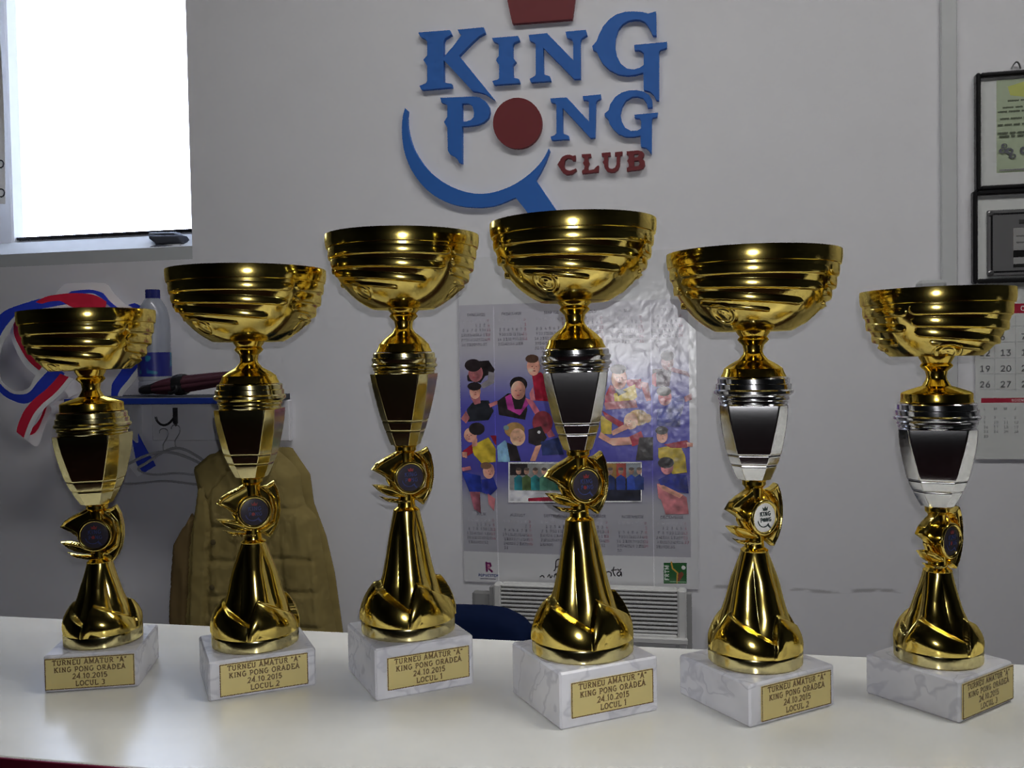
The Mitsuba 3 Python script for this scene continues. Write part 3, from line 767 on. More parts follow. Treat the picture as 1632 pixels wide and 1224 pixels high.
def build_poster():
    x0, x1, z0, z1 = -.511, -.018, .921, 1.612
    nx, nz = 60, 80
    gx, gz = np.meshgrid(np.linspace(x0, x1, nx), np.linspace(z0, z1, nz))
    yy = W - .004 - bulge(gx, gz)
    front = np.c_[gx.ravel(), yy.ravel(), gz.ravel()]
    back = front + [0, .0006, 0]
    i, j = np.meshgrid(np.arange(nz - 1), np.arange(nx - 1), indexing='ij')
    a = (i * nx + j).ravel()
    f = np.vstack([np.c_[a, a + 1, a + nx + 1], np.c_[a, a + nx + 1, a + nx]])
    m = trimesh.Trimesh(np.vstack([front, back]), np.vstack([f, f[:, ::-1] + nx * nz]), process=False)
    obj('calendar_poster__sheet', m, 'poster_paper', True)
    tag('calendar_poster', 'glossy 2015 calendar poster with table tennis players, taped to the wall behind the cups', 'poster')
    S = 3.6
    def w6(pts): return wall2([(700 + a / S, 460 + b / S) for a, b in pts])
    def P(c, *pts): return (Polygon(w6(pts)).buffer(.003).buffer(-.003), srgb(*c, 1.5))
    def E(c, cx, cy, rx, ry): return (Polygon(w6([(cx + rx * math.cos(t), cy + ry * math.sin(t)) for t in np.linspace(0, 2 * np.pi, 25)[:-1]])), srgb(*c, 1.5))
    SK, SK2, BK, RD, YL, BU = (196, 140, 122), (165, 100, 105), (34, 28, 30), (140, 26, 48), (168, 146, 42), (34, 42, 120)
    def face(cx, cy, r):   # eyes, nose shade, mouth
        return [E((112, 76, 70), cx - r * .35, cy - r * .05, r * .14, r * .08), E((112, 76, 70), cx + r * .35, cy - r * .05, r * .14, r * .08), E((165, 105, 95), cx, cy + r * .28, r * .10, r * .16), E((130, 55, 60), cx, cy + r * .68, r * .25, r * .09)]
    pl = []
    pl += [P(BK, (240, 415), (290, 412), (325, 465), (315, 490), (270, 500), (245, 540), (170, 530), (165, 500)), E(SK2, 215, 485, 42, 50), E(BK, 200, 440, 48, 36), P((120, 115, 120), (290, 475), (325, 482), (322, 540), (260, 572), (238, 555), (285, 520))] + face(205, 485, 36)
    pl += [P((30, 32, 38), (165, 690), (200, 650), (250, 640), (290, 640), (320, 700), (290, 752), (170, 762)), P(SK2, (130, 745), (160, 700), (182, 740), (160, 772)), P(SK2, (185, 620), (240, 610), (245, 655), (210, 665)), E(SK, 212, 590, 32, 42), E(BK, 208, 560, 40, 24), P(SK2, (290, 660), (340, 640), (345, 660), (300, 680))] + face(214, 588, 28)
    pl += [P(BK, (340, 645), (400, 600), (500, 600), (512, 690), (500, 750), (350, 722)), P((150, 50, 120), (385, 620), (420, 600), (440, 690), (480, 690), (505, 620), (520, 660), (470, 725), (400, 690)), E(BK, 462, 548, 50, 44), E(SK, 460, 582, 42, 54)] + face(460, 585, 38)
    pl += [P(RD, (540, 498), (590, 478), (650, 540), (650, 645), (560, 640)), P(SK2, (525, 600), (545, 560), (560, 640), (530, 640)), E(SK, 548, 445, 38, 54), E((70, 50, 40), 540, 402, 38, 24), P((160, 84, 100), (500, 625), (545, 640), (672, 842), (636, 852))] + face(552, 448, 34)
    pl += [P(YL, (190, 900), (290, 850), (332, 915), (332, 990), (250, 1000), (205, 950)), P(RD, (140, 930), (195, 890), (200, 940), (160, 962)), P(RD, (300, 840), (335, 840), (335, 900)), P(SK, (135, 935), (165, 935), (165, 970), (138, 965)), E(SK, 185, 838, 38, 42), E(BK, 222, 802, 46, 36), P(SK, (195, 870), (225, 855), (225, 900), (195, 905))] + face(178, 840, 30)
    pl += [P((120, 160, 190), (340, 900), (385, 865), (425, 920), (412, 990), (345, 990)), P(BK, (395, 880), (450, 895), (478, 985), (415, 985)), E((150, 116, 70), 440, 808, 58, 44), E((205, 160, 130), 458, 848, 44, 50), E((110, 130, 130), 392, 795, 16, 14)] + face(472, 850, 30)
    pl += [E((120, 44, 56), 600, 765, 58, 66), P(BK, (520, 805), (590, 785), (625, 850), (585, 905), (520, 880)), P((34, 46, 92), (590, 875), (690, 850), (722, 945), (600, 952)), P(SK, (528, 985), (560, 900), (595, 890), (560, 985)), E((225, 225, 225), 580, 820, 9, 9)]
    pl += [P(RD, (955, 615), (985, 550), (1015, 560), (1010, 650), (955, 655)), P((150, 34, 62), (1070, 522), (1160, 518), (1160, 575), (1085, 560)), P(YL, (1005, 602), (1125, 548), (1138, 620), (1110, 645), (1010, 645)), P(BK, (1005, 560), (1080, 590), (1030, 615)), P(SK2, (1150, 530), (1200, 540), (1218, 640), (1190, 645)), P(SK2, (950, 652), (1130, 636), (1140, 680), (960, 692)), E(SK, 1035, 515, 44, 62), E((60, 50, 46), 1030, 462, 46, 28)] + face(1038, 512, 40)
    pl += [P(YL, (930, 720), (995, 760), (992, 832), (932, 830)), P(RD, (940, 698), (1062, 768), (1052, 802), (958, 742)), P((150, 36, 56), (1085, 850), (1160, 815), (1185, 880), (1110, 902)), P(SK, (930, 818), (985, 855), (1095, 848), (1110, 892), (1000, 898), (918, 850)), E((170, 140, 96), 1142, 738, 58, 46), E((150, 120, 80), 1195, 742, 24, 26), E((205, 160, 136), 1102, 758, 40, 48), P(BK, (1150, 852), (1228, 850), (1228, 982), (1130, 982)), P(SK, (990, 815), (1075, 770), (1090, 800), (1000, 840))] + face(1090, 758, 28)
    pl += [P((64, 40, 56), (1225, 462), (1335, 455), (1320, 560), (1230, 560)), P((120, 70, 84), (1330, 448), (1425, 476), (1442, 508), (1400, 492), (1330, 474)), P(RD, (1222, 490), (1246, 480), (1246, 562), (1222, 548)), E((140, 110, 112), 1310, 422, 36, 46), E(BK, 1310, 384, 40, 30)] + face(1318, 424, 30)
    pl += [P(BU, (1255, 690), (1330, 668), (1340, 622), (1410, 618), (1402, 680), (1382, 740), (1384, 792), (1248, 782)), P(SK2, (1405, 620), (1448, 600), (1450, 635), (1412, 650)), E(SK2, 1296, 622, 38, 48), E((66, 60, 56), 1290, 588, 42, 28)] + face(1300, 622, 32)
    pl += [P(YL, (1258, 912), (1380, 890), (1412, 960), (1422, 1052), (1340, 1062), (1258, 965)), P(RD, (1290, 892), (1420, 868), (1442, 890), (1420, 912), (1330, 912)), P(SK, (1420, 880), (1455, 885), (1455, 905), (1424, 906)), E(SK, 1280, 842, 32, 42), E(BK, 1278, 812, 36, 24)] + face(1284, 842, 28)
    pl += [P(SK2, (1250, 1115), (1300, 1118), (1420, 1195), (1432, 1290), (1300, 1290), (1275, 1210), (1258, 1195)), P(BU, (1258, 1092), (1330, 1060), (1420, 1068), (1432, 1172), (1345, 1162), (1270, 1122)), E(SK2, 1308, 1022, 36, 42), E(BK, 1302, 996, 46, 32), P(SK, (1252, 1120), (1290, 1125), (1400, 1180), (1380, 1200), (1280, 1150))] + face(1296, 1025, 26)
    pl += [P(BU, (250, 1092), (320, 1080), (342, 1142), (300, 1182), (245, 1162)), P((30, 46, 130), (135, 1048), (245, 1070), (252, 1162), (180, 1164)), P((140, 80, 92), (180, 1162), (240, 1162), (245, 1285), (205, 1260)), P(SK2, (285, 1170), (330, 1200), (322, 1270), (290, 1230)), P(SK2, (135, 1025), (185, 1015), (190, 1035), (140, 1045)), E(SK, 292, 1042, 34, 45), E((110, 80, 60), 276, 1012, 32, 20)] + face(300, 1044, 26)
    # the two team photographs side by side in one white frame
    pl += [P((200, 200, 205), (405, 990), (1165, 990), (1165, 1220), (405, 1220)), P((120, 120, 118), (413, 998), (960, 998), (960, 1212), (413, 1212)), P(BK, (415, 1000), (515, 1000), (515, 1065), (415, 1065)), P((190, 190, 195), (413, 1150), (720, 1160), (720, 1212), (413, 1212)), P(RD, (520, 1195), (680, 1185), (680, 1212), (520, 1212)), P((130, 100, 50), (960, 998), (1020, 998), (1020, 1090), (960, 1090)), P((150, 60, 50), (1020, 998), (1075, 998), (1075, 1090), (1020, 1090)), P((110, 116, 122), (1075, 998), (1158, 998), (1158, 1090), (1075, 1090)), P((22, 24, 40), (960, 1085), (1158, 1085), (1158, 1212), (960, 1212))]
    for k, (cx, col) in enumerate([(465, (40, 110, 120)), (510, (70, 90, 50)), (560, (40, 116, 118)), (610, (70, 120, 100)), (655, (60, 100, 84)), (700, (40, 100, 90)), (985, (30, 46, 100)), (1045, (34, 52, 120)), (1105, (36, 60, 140)), (1150, (30, 50, 110))]):
        pl += [P(col, (cx - 26, 1080), (cx, 1062), (cx + 26, 1080), (cx + 26, 1150), (cx - 24, 1150)), E((150, 116, 100), cx, 1042, 15, 19), E((70, 60, 55), cx, 1030, 15, 9)]
    m, c = conform(pl, 1, .6)
    obj('calendar_poster__printed_players', m, 'poster_print', True, color=c); tag('calendar_poster__printed_players', 'printed portraits of table tennis players and team photographs')
    # months
    dates, heads = [], []
    cache = {}
    def txt(s, h):
        if (s, h) not in cache:
            t = meshkit.text_mesh(s, h, .0001)
            v = np.array(t.vertices); keep = np.abs(t.face_normals[:, 2] - 1) < .01
            cache[s, h] = (v[:, :2] - [v[:, 0].mean(), 0], np.array(t.faces)[keep])
        return cache[s, h]
    vs, fs, cs, o = [], [], [], 0
    def put(s, h, x, z, col):
        nonlocal o
        v, f = txt(s, h)
        v = v + [x, z]
        y = W - .004 - bulge(v[:, 0], v[:, 1]) - .0004
        vs.append(np.c_[v[:, 0], y, v[:, 1]]); fs.append(f[:, ::-1] + o); cs.append(np.tile(col, (len(v), 1))); o += len(v)
    ink, red = srgb(66, 62, 78), srgb(150, 70, 90)
    names = ['IANUARIE', 'FEBRUARIE', 'MARTIE', 'APRILIE', 'MAI', 'IUNIE', 'IULIE', 'AUGUST', 'SEPTEMBRIE', 'OCTOMBRIE', 'NOIEMBRIE', 'DECEMBRIE']
    for mth in range(12):
        top = mth < 6
        bx0 = (at(740.5, 535)[0] if top else at(749, 845)[0]) + (mth % 6) * (.0797 if top else .0800)
        zh = at(760, 504)[2] if top else at(765, 820)[2]
        put(names[mth], .0058, bx0 + .027, zh, ink)
        for wd in range(7): put('LMMJVSD'[wd], .0045, bx0 + wd * .0091, zh - .0125, srgb(200, 198, 205) if wd < 6 else red)
        for rk, week in enumerate(calendar.monthcalendar(2015, mth + 1)):
            for wd, dd in enumerate(week):
                if dd: put(str(dd), .0056, bx0 + wd * .0091, zh - .0225 - rk * (.0101 if top else .0096), red if wd == 6 else ink)
    m = trimesh.Trimesh(np.vstack(vs), np.vstack(fs), process=False)
    obj('calendar_poster__printed_months', m, 'poster_print', False, color=np.vstack(cs)); tag('calendar_poster__printed_months', 'twelve small printed months in two rows', kind='stuff')
    # marks on the white foot: handwriting, two logos
    def px(pts): return wall2(pts)
    def stroke(pts, w=.0011): return LineString(smooth_path(px(pts), 24)).buffer(w)
    inkb = srgb(22, 22, 28)
    hw = [[(884, 908), (887, 898), (890, 890), (893, 890), (897, 894), (893, 900), (888, 902)], [(902, 900), (898, 898), (896, 903), (899, 905), (903, 900), (904, 905)],
          [(862, 918), (866, 916), (868, 919)], [(874, 918), (877, 915), (878, 919), (881, 916)], [(884, 918), (887, 914), (889, 919), (891, 910), (891, 919)], [(887, 913), (894, 912)],
          [(968, 918), (970, 910), (973, 911), (974, 917)], [(979, 903), (978, 912), (981, 917)], [(975, 908), (983, 907)], [(990, 911), (986, 911), (984, 915), (987, 917), (990, 912), (991, 917)], [(985, 906), (987, 908), (990, 906)]]
    marks = [(unary_union([stroke(s) for s in hw]), inkb)]
    R_ = unary_union([LineString(px(s)).buffer(.0022) for s in ([(776, 896), (777, 909)], [(776, 897), (782, 897), (783, 901), (778, 903), (785, 910)])])
    marks += [(R_, srgb(110, 40, 90)), (affinity.scale(R_, .45, .45), srgb(190, 120, 150))]
    base = px([(779, 916)])[0]
    marks += [(affinity.translate(lettering('POPVESTER', .0055, .2, False), base[0], base[1] - .003), srgb(40, 56, 120)), (sbox(base[0] - .018, base[1] - .0085, base[0] + .016, base[1] - .0065), srgb(130, 130, 140))]
    g = px([(1058, 896), (1094.5, 896), (1094.5, 929), (1058, 929)])
    marks += [(Polygon(g), srgb(36, 92, 44))]
    cx, cz = g[:, 0].mean(), g[:, 1].mean()
    wf = affinity.rotate(lettering('FRTM', .0085, .2, False), 90, origin=(0, 0))
    marks += [(affinity.translate(wf, g[0, 0] + .0105, cz), srgb(215, 220, 215)), (Point(g[1, 0] - .0065, g[1, 1] - .010).buffer(.0042), srgb(225, 228, 225)),
              (LineString(px([(1070, 895), (1072, 905), (1080, 912), (1079, 928)])).buffer(.0016), srgb(190, 150, 60)), (Polygon(px([(1081, 913), (1087, 910), (1090, 914), (1086, 921), (1082, 927), (1080, 927)])), srgb(120, 64, 40)), (sbox(g[0, 0] + .012, g[2, 1] + .002, g[1, 0] - .001, g[2, 1] + .0035), srgb(150, 190, 150))]
    for name, sel, lab in (('handwriting', marks[:1], 'black handwriting on the white foot'), ('printed_logo', marks[1:5], 'purple and blue logo at the lower left'), ('printed_logo', marks[5:], 'green square logo with a bat at the lower right')):
        m, c = conform(sel, 2)
        q = obj('calendar_poster__' + name, m, 'poster_print', False, color=c); tag(q, lab)


build_poster()


# ------------------------------------------------------------------ wall calendar and frames at the right
def flat_print(polys, y):
    vs, fs, cs, o = [], [], [], 0
    for k, (g, col) in enumerate(polys):
        for q in getattr(g, 'geoms', [g]):
            if q.area < 1e-9: continue
            v, f = trimesh.creation.triangulate_polygon(q, engine='earcut')
            vs.append(np.c_[v[:, 0], np.full(len(v), y - .00003 * k), v[:, 1]]); fs.append(np.asarray(f)[:, ::-1] + o); cs.append(np.tile(col, (len(v), 1))); o += len(v)
    return trimesh.Trimesh(np.vstack(vs), np.vstack(fs), process=False), np.vstack(cs)


def text_poly(s, h, x, z):
    """Plain capitals and figures as polygons, left end at x, base line at z."""
    t = meshkit.text_mesh(s, h, .001)
    v = np.array(t.vertices)[:, :2]
    f = np.array(t.faces)[t.face_normals[:, 2] > .99]
    return affinity.translate(unary_union([Polygon(v[q]) for q in f]), x, z)


def build_wall_calendar():
    x0, x1 = at(1553, 640)[0], at(1553, 640)[0] + .235
    z0, z1 = at(1556, 731)[2], 1.515
    sheet = [bx(x0 + .0015 * k, x1 - .0015 * k, W - .006 + .0015 * k, W - .005 + .0015 * k, z0 + .002 * k, z1) for k in range(3)]
    obj('wall_calendar__sheet', cat(*sheet), 'paper')
    obj('wall_calendar__binding', bx(x0, x1, W - .009, W, z1, z1 + .012), 'grey_plastic')
    red, ink, grey = srgb(140, 34, 52, 1.4), srgb(72, 74, 78), srgb(120, 122, 124)
    pr = []
    zb1, zb2 = at(1612, 492)[2], at(1560, 638)[2]
    pr += [(sbox(x0 + .012, zb1 - .009, x1 - .01, zb1 + .009), red), (sbox(x0 + .010, zb2 - .0045, x1 - .01, zb2 + .0045), red)]
    pr += [(affinity.translate(lettering('OCTOMBRIE', .009, .16, False), x0 + .115, zb1 - .0045), srgb(225, 215, 215)), (affinity.translate(lettering('NOIEMBRIE 2015', .0048, .16, False), x0 + .09, zb2 - .0024), srgb(225, 200, 205))]
    cw = at(1600, 590)[0] - at(1567, 590)[0]
    xs = [at(1567, 590)[0] + cw * k for k in range(7)]
    zr = [at(1600, 536)[2], at(1600, 562)[2], at(1600, 587)[2], at(1600, 612)[2]]
    zr = [zr[1] + (zr[1] - zr[2]) * 2] + [zr[1] + (zr[1] - zr[2])] + zr[1:]
    for k in range(7):
        if xs[k] + cw / 2 < x1 - .004: pr.append((sbox(xs[k] + cw / 2 - .0003, zr[-1] - .014, xs[k] + cw / 2 + .0003, zb1 - .012), srgb(150, 152, 154)))
    for r in range(5):
        pr.append((sbox(x0 + .008, zr[r] - .0100, x1 - .008, zr[r] - .0095), srgb(165, 167, 168)))
        week = calendar.monthcalendar(2015, 10)[r]
        for k in range(7):
            if week[k] and xs[k] < x1 - .012: pr.append((text_poly(str(week[k]), .0115, xs[k] - .009, zr[r] - .0058), ink))
    m, c = flat_print(pr, W - .0062)
    obj('wall_calendar__printed_month', m, 'printed', False, color=c)
    pr = []
    zt = zb2 - .018
    for r, week in enumerate(calendar.monthcalendar(2015, 11)):
        for k in range(7):
            if week[k]: pr.append((text_poly(str(week[k]), .0048, x0 + .014 + k * .0285 * .62, zt - .0085 - r * .0088), grey))
    for k in range(7): pr.append((text_poly('LMMJVSD'[k], .0048, x0 + .014 + k * .0285 * .62, zt), grey))
    m, c = flat_print(pr, W - .0062)
    obj('wall_calendar__printed_next_month', m, 'printed', False, color=c)
    tag('wall_calendar', 'white paper calendar with dark red bars hanging on the wall at the right edge', 'calendar')


build_wall_calendar()


def frame_bars(x0, x1, z0, z1, t, d, r=.0025):
    return [rbx(x0, x0 + t, W - d, W, z0, z1, r), rbx(x1 - t, x1, W - d, W, z0, z1, r), rbx(x0 + t, x1 - t, W - d, W, z0, z0 + t, r), rbx(x0 + t, x1 - t, W - d, W, z1 - t, z1, r)]


def build_frames():
    d = .018
    y = W - d
    xa, za1, za0 = at(1556, 118, y)[0], at(1556, 116, y)[2], at(1556, 303.5, y)[2]
    xb, zb0 = at(1551, 304, y)[0], at(1549, 452, y)[2]
    zb1 = za0 - .0005
    w = .30
    rng = np.random.default_rng(4)
    for k, (key, x0, z0, z1, lab) in enumerate([('picture_frame', xa, za0, za1, 'upper black picture frame holding a pale green certificate, at the right edge'), ('picture_frame_001', xb, zb0, zb1, 'lower black picture frame holding a dark grey screwed plaque, at the right edge')]):
        for b in frame_bars(x0, x0 + w, z0, z1, .0085, d): obj(key + '__frame_bar', b, 'black_plastic', 30)
        obj(key + '__mat', bx(x0 + .008, x0 + w - .008, W - .008, W - .004, z0 + .008, z1 - .008), 'paper'); tag(key + '__mat', 'pale grey mat')
        tag(key, lab, 'picture frame', 'black frames at the right edge')
        ym = W - .0082
        if k == 0:
            a, b = wall2([(1588, 128), (1588, 276)], ym)
            x1 = a[0] + .20
            pr = [(sbox(a[0], b[1], x1, a[1]), srgb(140, 150, 128, 1.5)), (Polygon(wall2([(1606, 138), (1632, 130), (1690, 136), (1690, 150), (1650, 156), (1610, 152)], ym)), srgb(160, 165, 92, 1.4))]
            for (py, xs) in [(161, 1606), (172, 1598), (179, 1590), (190, 1594), (200, 1590), (213, 1590), (218, 1592)]:
                x = wall2([(xs, py)], ym)[0]
                while x[0] < x1 - .02:
                    l = rng.uniform(.006, .02)
                    pr.append((sbox(x[0], x[1] - .0016, x[0] + l, x[1] + .0016), srgb(92, 100, 84))); x[0] += l + .003
            for (cx, cy, rx, ry) in [(1600, 233, 5, 4), (1597, 241, 6, 4), (1608, 241, 7, 5), (1613, 249, 6, 4), (1630, 240, 5, 6), (1640, 238, 6, 8)]:
                pr.append((Polygon(wall2([(cx + rx * math.cos(t), cy + ry * math.sin(t)) for t in np.linspace(0, 2 * np.pi, 13)[:-1]], ym)).difference(Point(*wall2([(cx + 1, cy)], ym)[0]).buffer(.0025)), srgb(96, 98, 104)))
            q = wall2([(1592, 272)], ym)[0]
            pr.append((sbox(q[0], q[1] - .001, x1 - .03, q[1] + .001), srgb(110, 104, 120)))
            m, c = flat_print(pr, ym)
            obj(key + '__certificate', m, 'printed', False, color=c); tag(key + '__certificate', 'pale green certificate with lines of print')
            hk = at(1618, 106)
            obj(key + '__hook', tube(smooth_path([(hk[0] - .008, W - .004, hk[2] - .006), (hk[0], W - .008, hk[2] + .006), (hk[0] + .008, W - .004, hk[2] - .006)], 10), .0015, 8), 'steel', 40)
        else:
            p0, p1 = wall2([(1572, 336), (1571, 441)], ym)
            xr = p0[0] + .19
            zt_, zb_ = p0[1], p1[1]
            obj(key + '__plaque', rbx(p0[0], xr, ym - .005, ym, zb_, zt_, .0015), 'plaque_grey'); tag(key + '__plaque', 'dark grey metal plaque')
            pr = []
            o, i = sbox(p0[0] + .006, zb_ + .006, xr - .006, zt_ - .006), sbox(p0[0] + .0095, zb_ + .0095, xr - .0095, zt_ - .0095)
            pr.append((o.difference(i), srgb(26, 26, 28)))
            pr.append((sbox(p0[0] + .045, zb_ + .022, xr - .02, zt_ - .035), srgb(150, 150, 150)))
            pr.append((sbox(p0[0] + .045, zb_ + .034, xr - .02, zb_ + .047), srgb(24, 24, 24)))
            pr.append((sbox(p0[0] + .045, zb_ + .015, xr - .02, zb_ + .021), srgb(34, 34, 34)))
            for zz in np.arange(zb_ + .06, zt_ - .04, .012): pr.append((sbox(p0[0] + .050, zz, xr - .05, zz + .003), srgb(110, 110, 110)))
            pr.append((sbox(p0[0] + .055, zt_ - .028, xr - .03, zt_ - .02), srgb(60, 60, 60)))
            m, c = flat_print(pr, ym - .0052)
            obj(key + '__engraving', m, 'printed', False, color=c)
            for xx in (p0[0] + .006, xr - .006):
                for zz in (zb_ + .006, zt_ - .006):
                    s = lathe([(0, 0), (.0052, 0), (.0050, .002), (.003, .0034), (.0012, .0034), (.001, .0026), (0, .0026)], 20)
                    v = np.array(s.vertices); s.vertices = np.c_[xx + v[:, 0], ym - .005 - v[:, 2], zz + v[:, 1]]; s.fix_normals()
                    obj(key + '__screw', s, 'steel', 30)


build_frames()


# ------------------------------------------------------------------ radiator below the poster
def build_radiator():
    yf = W - .048
    xl, xr = at(786, 960, yf)[0], at(1094, 960, yf)[0]
    zt = at(800, 931, yf)[2]
    zb = zt - .40
    gl, gr = at(798, 960, yf)[0], at(1079, 960, yf)[0]
    g1, g0 = at(798, 936, yf)[2], at(798, 1000, yf)[2]
    K = 'radiator__'
    body = [rbx(xl, gl, yf, W - .02, zb, zt, .004), rbx(gr, xr, yf, W - .02, zb, zt, .004), rbx(gl, gr, yf, W - .02, g1, zt, .003), rbx(gl, gr, yf, W - .02, zb, g0, .003)]
    obj(K + 'casing', cat(*body), 'radiator_white')
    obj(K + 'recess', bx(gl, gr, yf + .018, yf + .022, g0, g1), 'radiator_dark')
    n = 10
    for k in range(n):
        z = g1 - (k + .5) * (g1 - g0) / n
        obj(K + 'slat', rbx(gl, gr, yf + .001, yf + .012, z - .0022, z + .0022, .0008), 'radiator_white')
    zr = at(1000, 1009, yf)[2]
    obj(K + 'lower_lip', rbx(xl - .002, xr + .002, yf - .012, yf, zr - .016, zr - .004, .002), 'radiator_white')
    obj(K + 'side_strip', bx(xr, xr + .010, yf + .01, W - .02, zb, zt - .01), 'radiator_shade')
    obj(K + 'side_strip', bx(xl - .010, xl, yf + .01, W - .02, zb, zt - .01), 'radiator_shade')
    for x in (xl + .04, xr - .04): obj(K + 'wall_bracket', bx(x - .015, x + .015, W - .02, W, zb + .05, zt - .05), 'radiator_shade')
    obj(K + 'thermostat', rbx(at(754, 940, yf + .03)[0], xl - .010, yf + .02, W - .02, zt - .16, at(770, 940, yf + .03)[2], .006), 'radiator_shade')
    tag('radiator', 'pale grey wall radiator with a slatted grille, under the calendar poster', 'radiator')


build_radiator()


# ------------------------------------------------------------------ blue chair behind the counter
def build_chair():
    y = 1.60
    p = np.array([at(a, b, y)[[0, 2]] for a, b in [(855, 1040), (851, 1008), (832, 986), (803, 972), (770, 968), (727, 967)]])
    xc = at(707, 967, y)[0]
    pts = [tuple(q) for q in p] + [(2 * xc - q[0], q[1]) for q in p[::-1]]
    zl = p[0, 1] - .30
    pts = [(p[0, 0] - .03, zl)] + pts + [(2 * xc - p[0, 0] + .03, zl)]
    poly = Polygon(pts).buffer(-.004).buffer(.004)
    m, *_ = pillow(poly, .022, .025, .012, .018)
    back = upright0(m, y)
    K = 'office_chair__'
    obj(K + 'backrest', back, 'chair_blue', 40)
    sz = .47
    ys = y - .24
    seat = hull_spheres([(xc + a * .19, ys + b * .19, sz, .028) for a in (-1, 1) for b in (-1, 1)])
    obj(K + 'seat', seat, 'chair_blue', 40)
    obj(K + 'back_stem', tube(smooth_path([(xc, y + .016, p[0, 1] - .22), (xc, y + .03, sz + .03), (xc, y - .02, sz - .035), (xc, ys, sz - .04)], 20), .014, 10), 'chair_black', 40)
    obj(K + 'gas_column', lathe([(0, .10), (.025, .10), (.025, .28), (.015, .28), (.015, sz - .02), (0, sz - .02)], 20), 'chair_black', 30, T().translate([xc, ys, 0]))
    for k in range(5):
        a = k * 2 * np.pi / 5 + .3
        e = (xc + .26 * math.cos(a), ys + .26 * math.sin(a))
        obj(K + 'leg', tube([(xc, ys, .11), ((xc + e[0]) / 2, (ys + e[1]) / 2, .095), (e[0], e[1], .07)], [.02, .017, .013], 8), 'chair_black', 40)
        c = trimesh.creation.cylinder(.026, .03, sections=20); c.apply_transform(trimesh.transformations.rotation_matrix(np.pi / 2, [1, 0, 0])); c.apply_translation((e[0], e[1], .027))
        obj(K + 'caster', c, 'chair_black', 30)
    tag('office_chair', 'dark blue upholstered chair back showing above the counter, in front of the radiator', 'chair')


build_chair()


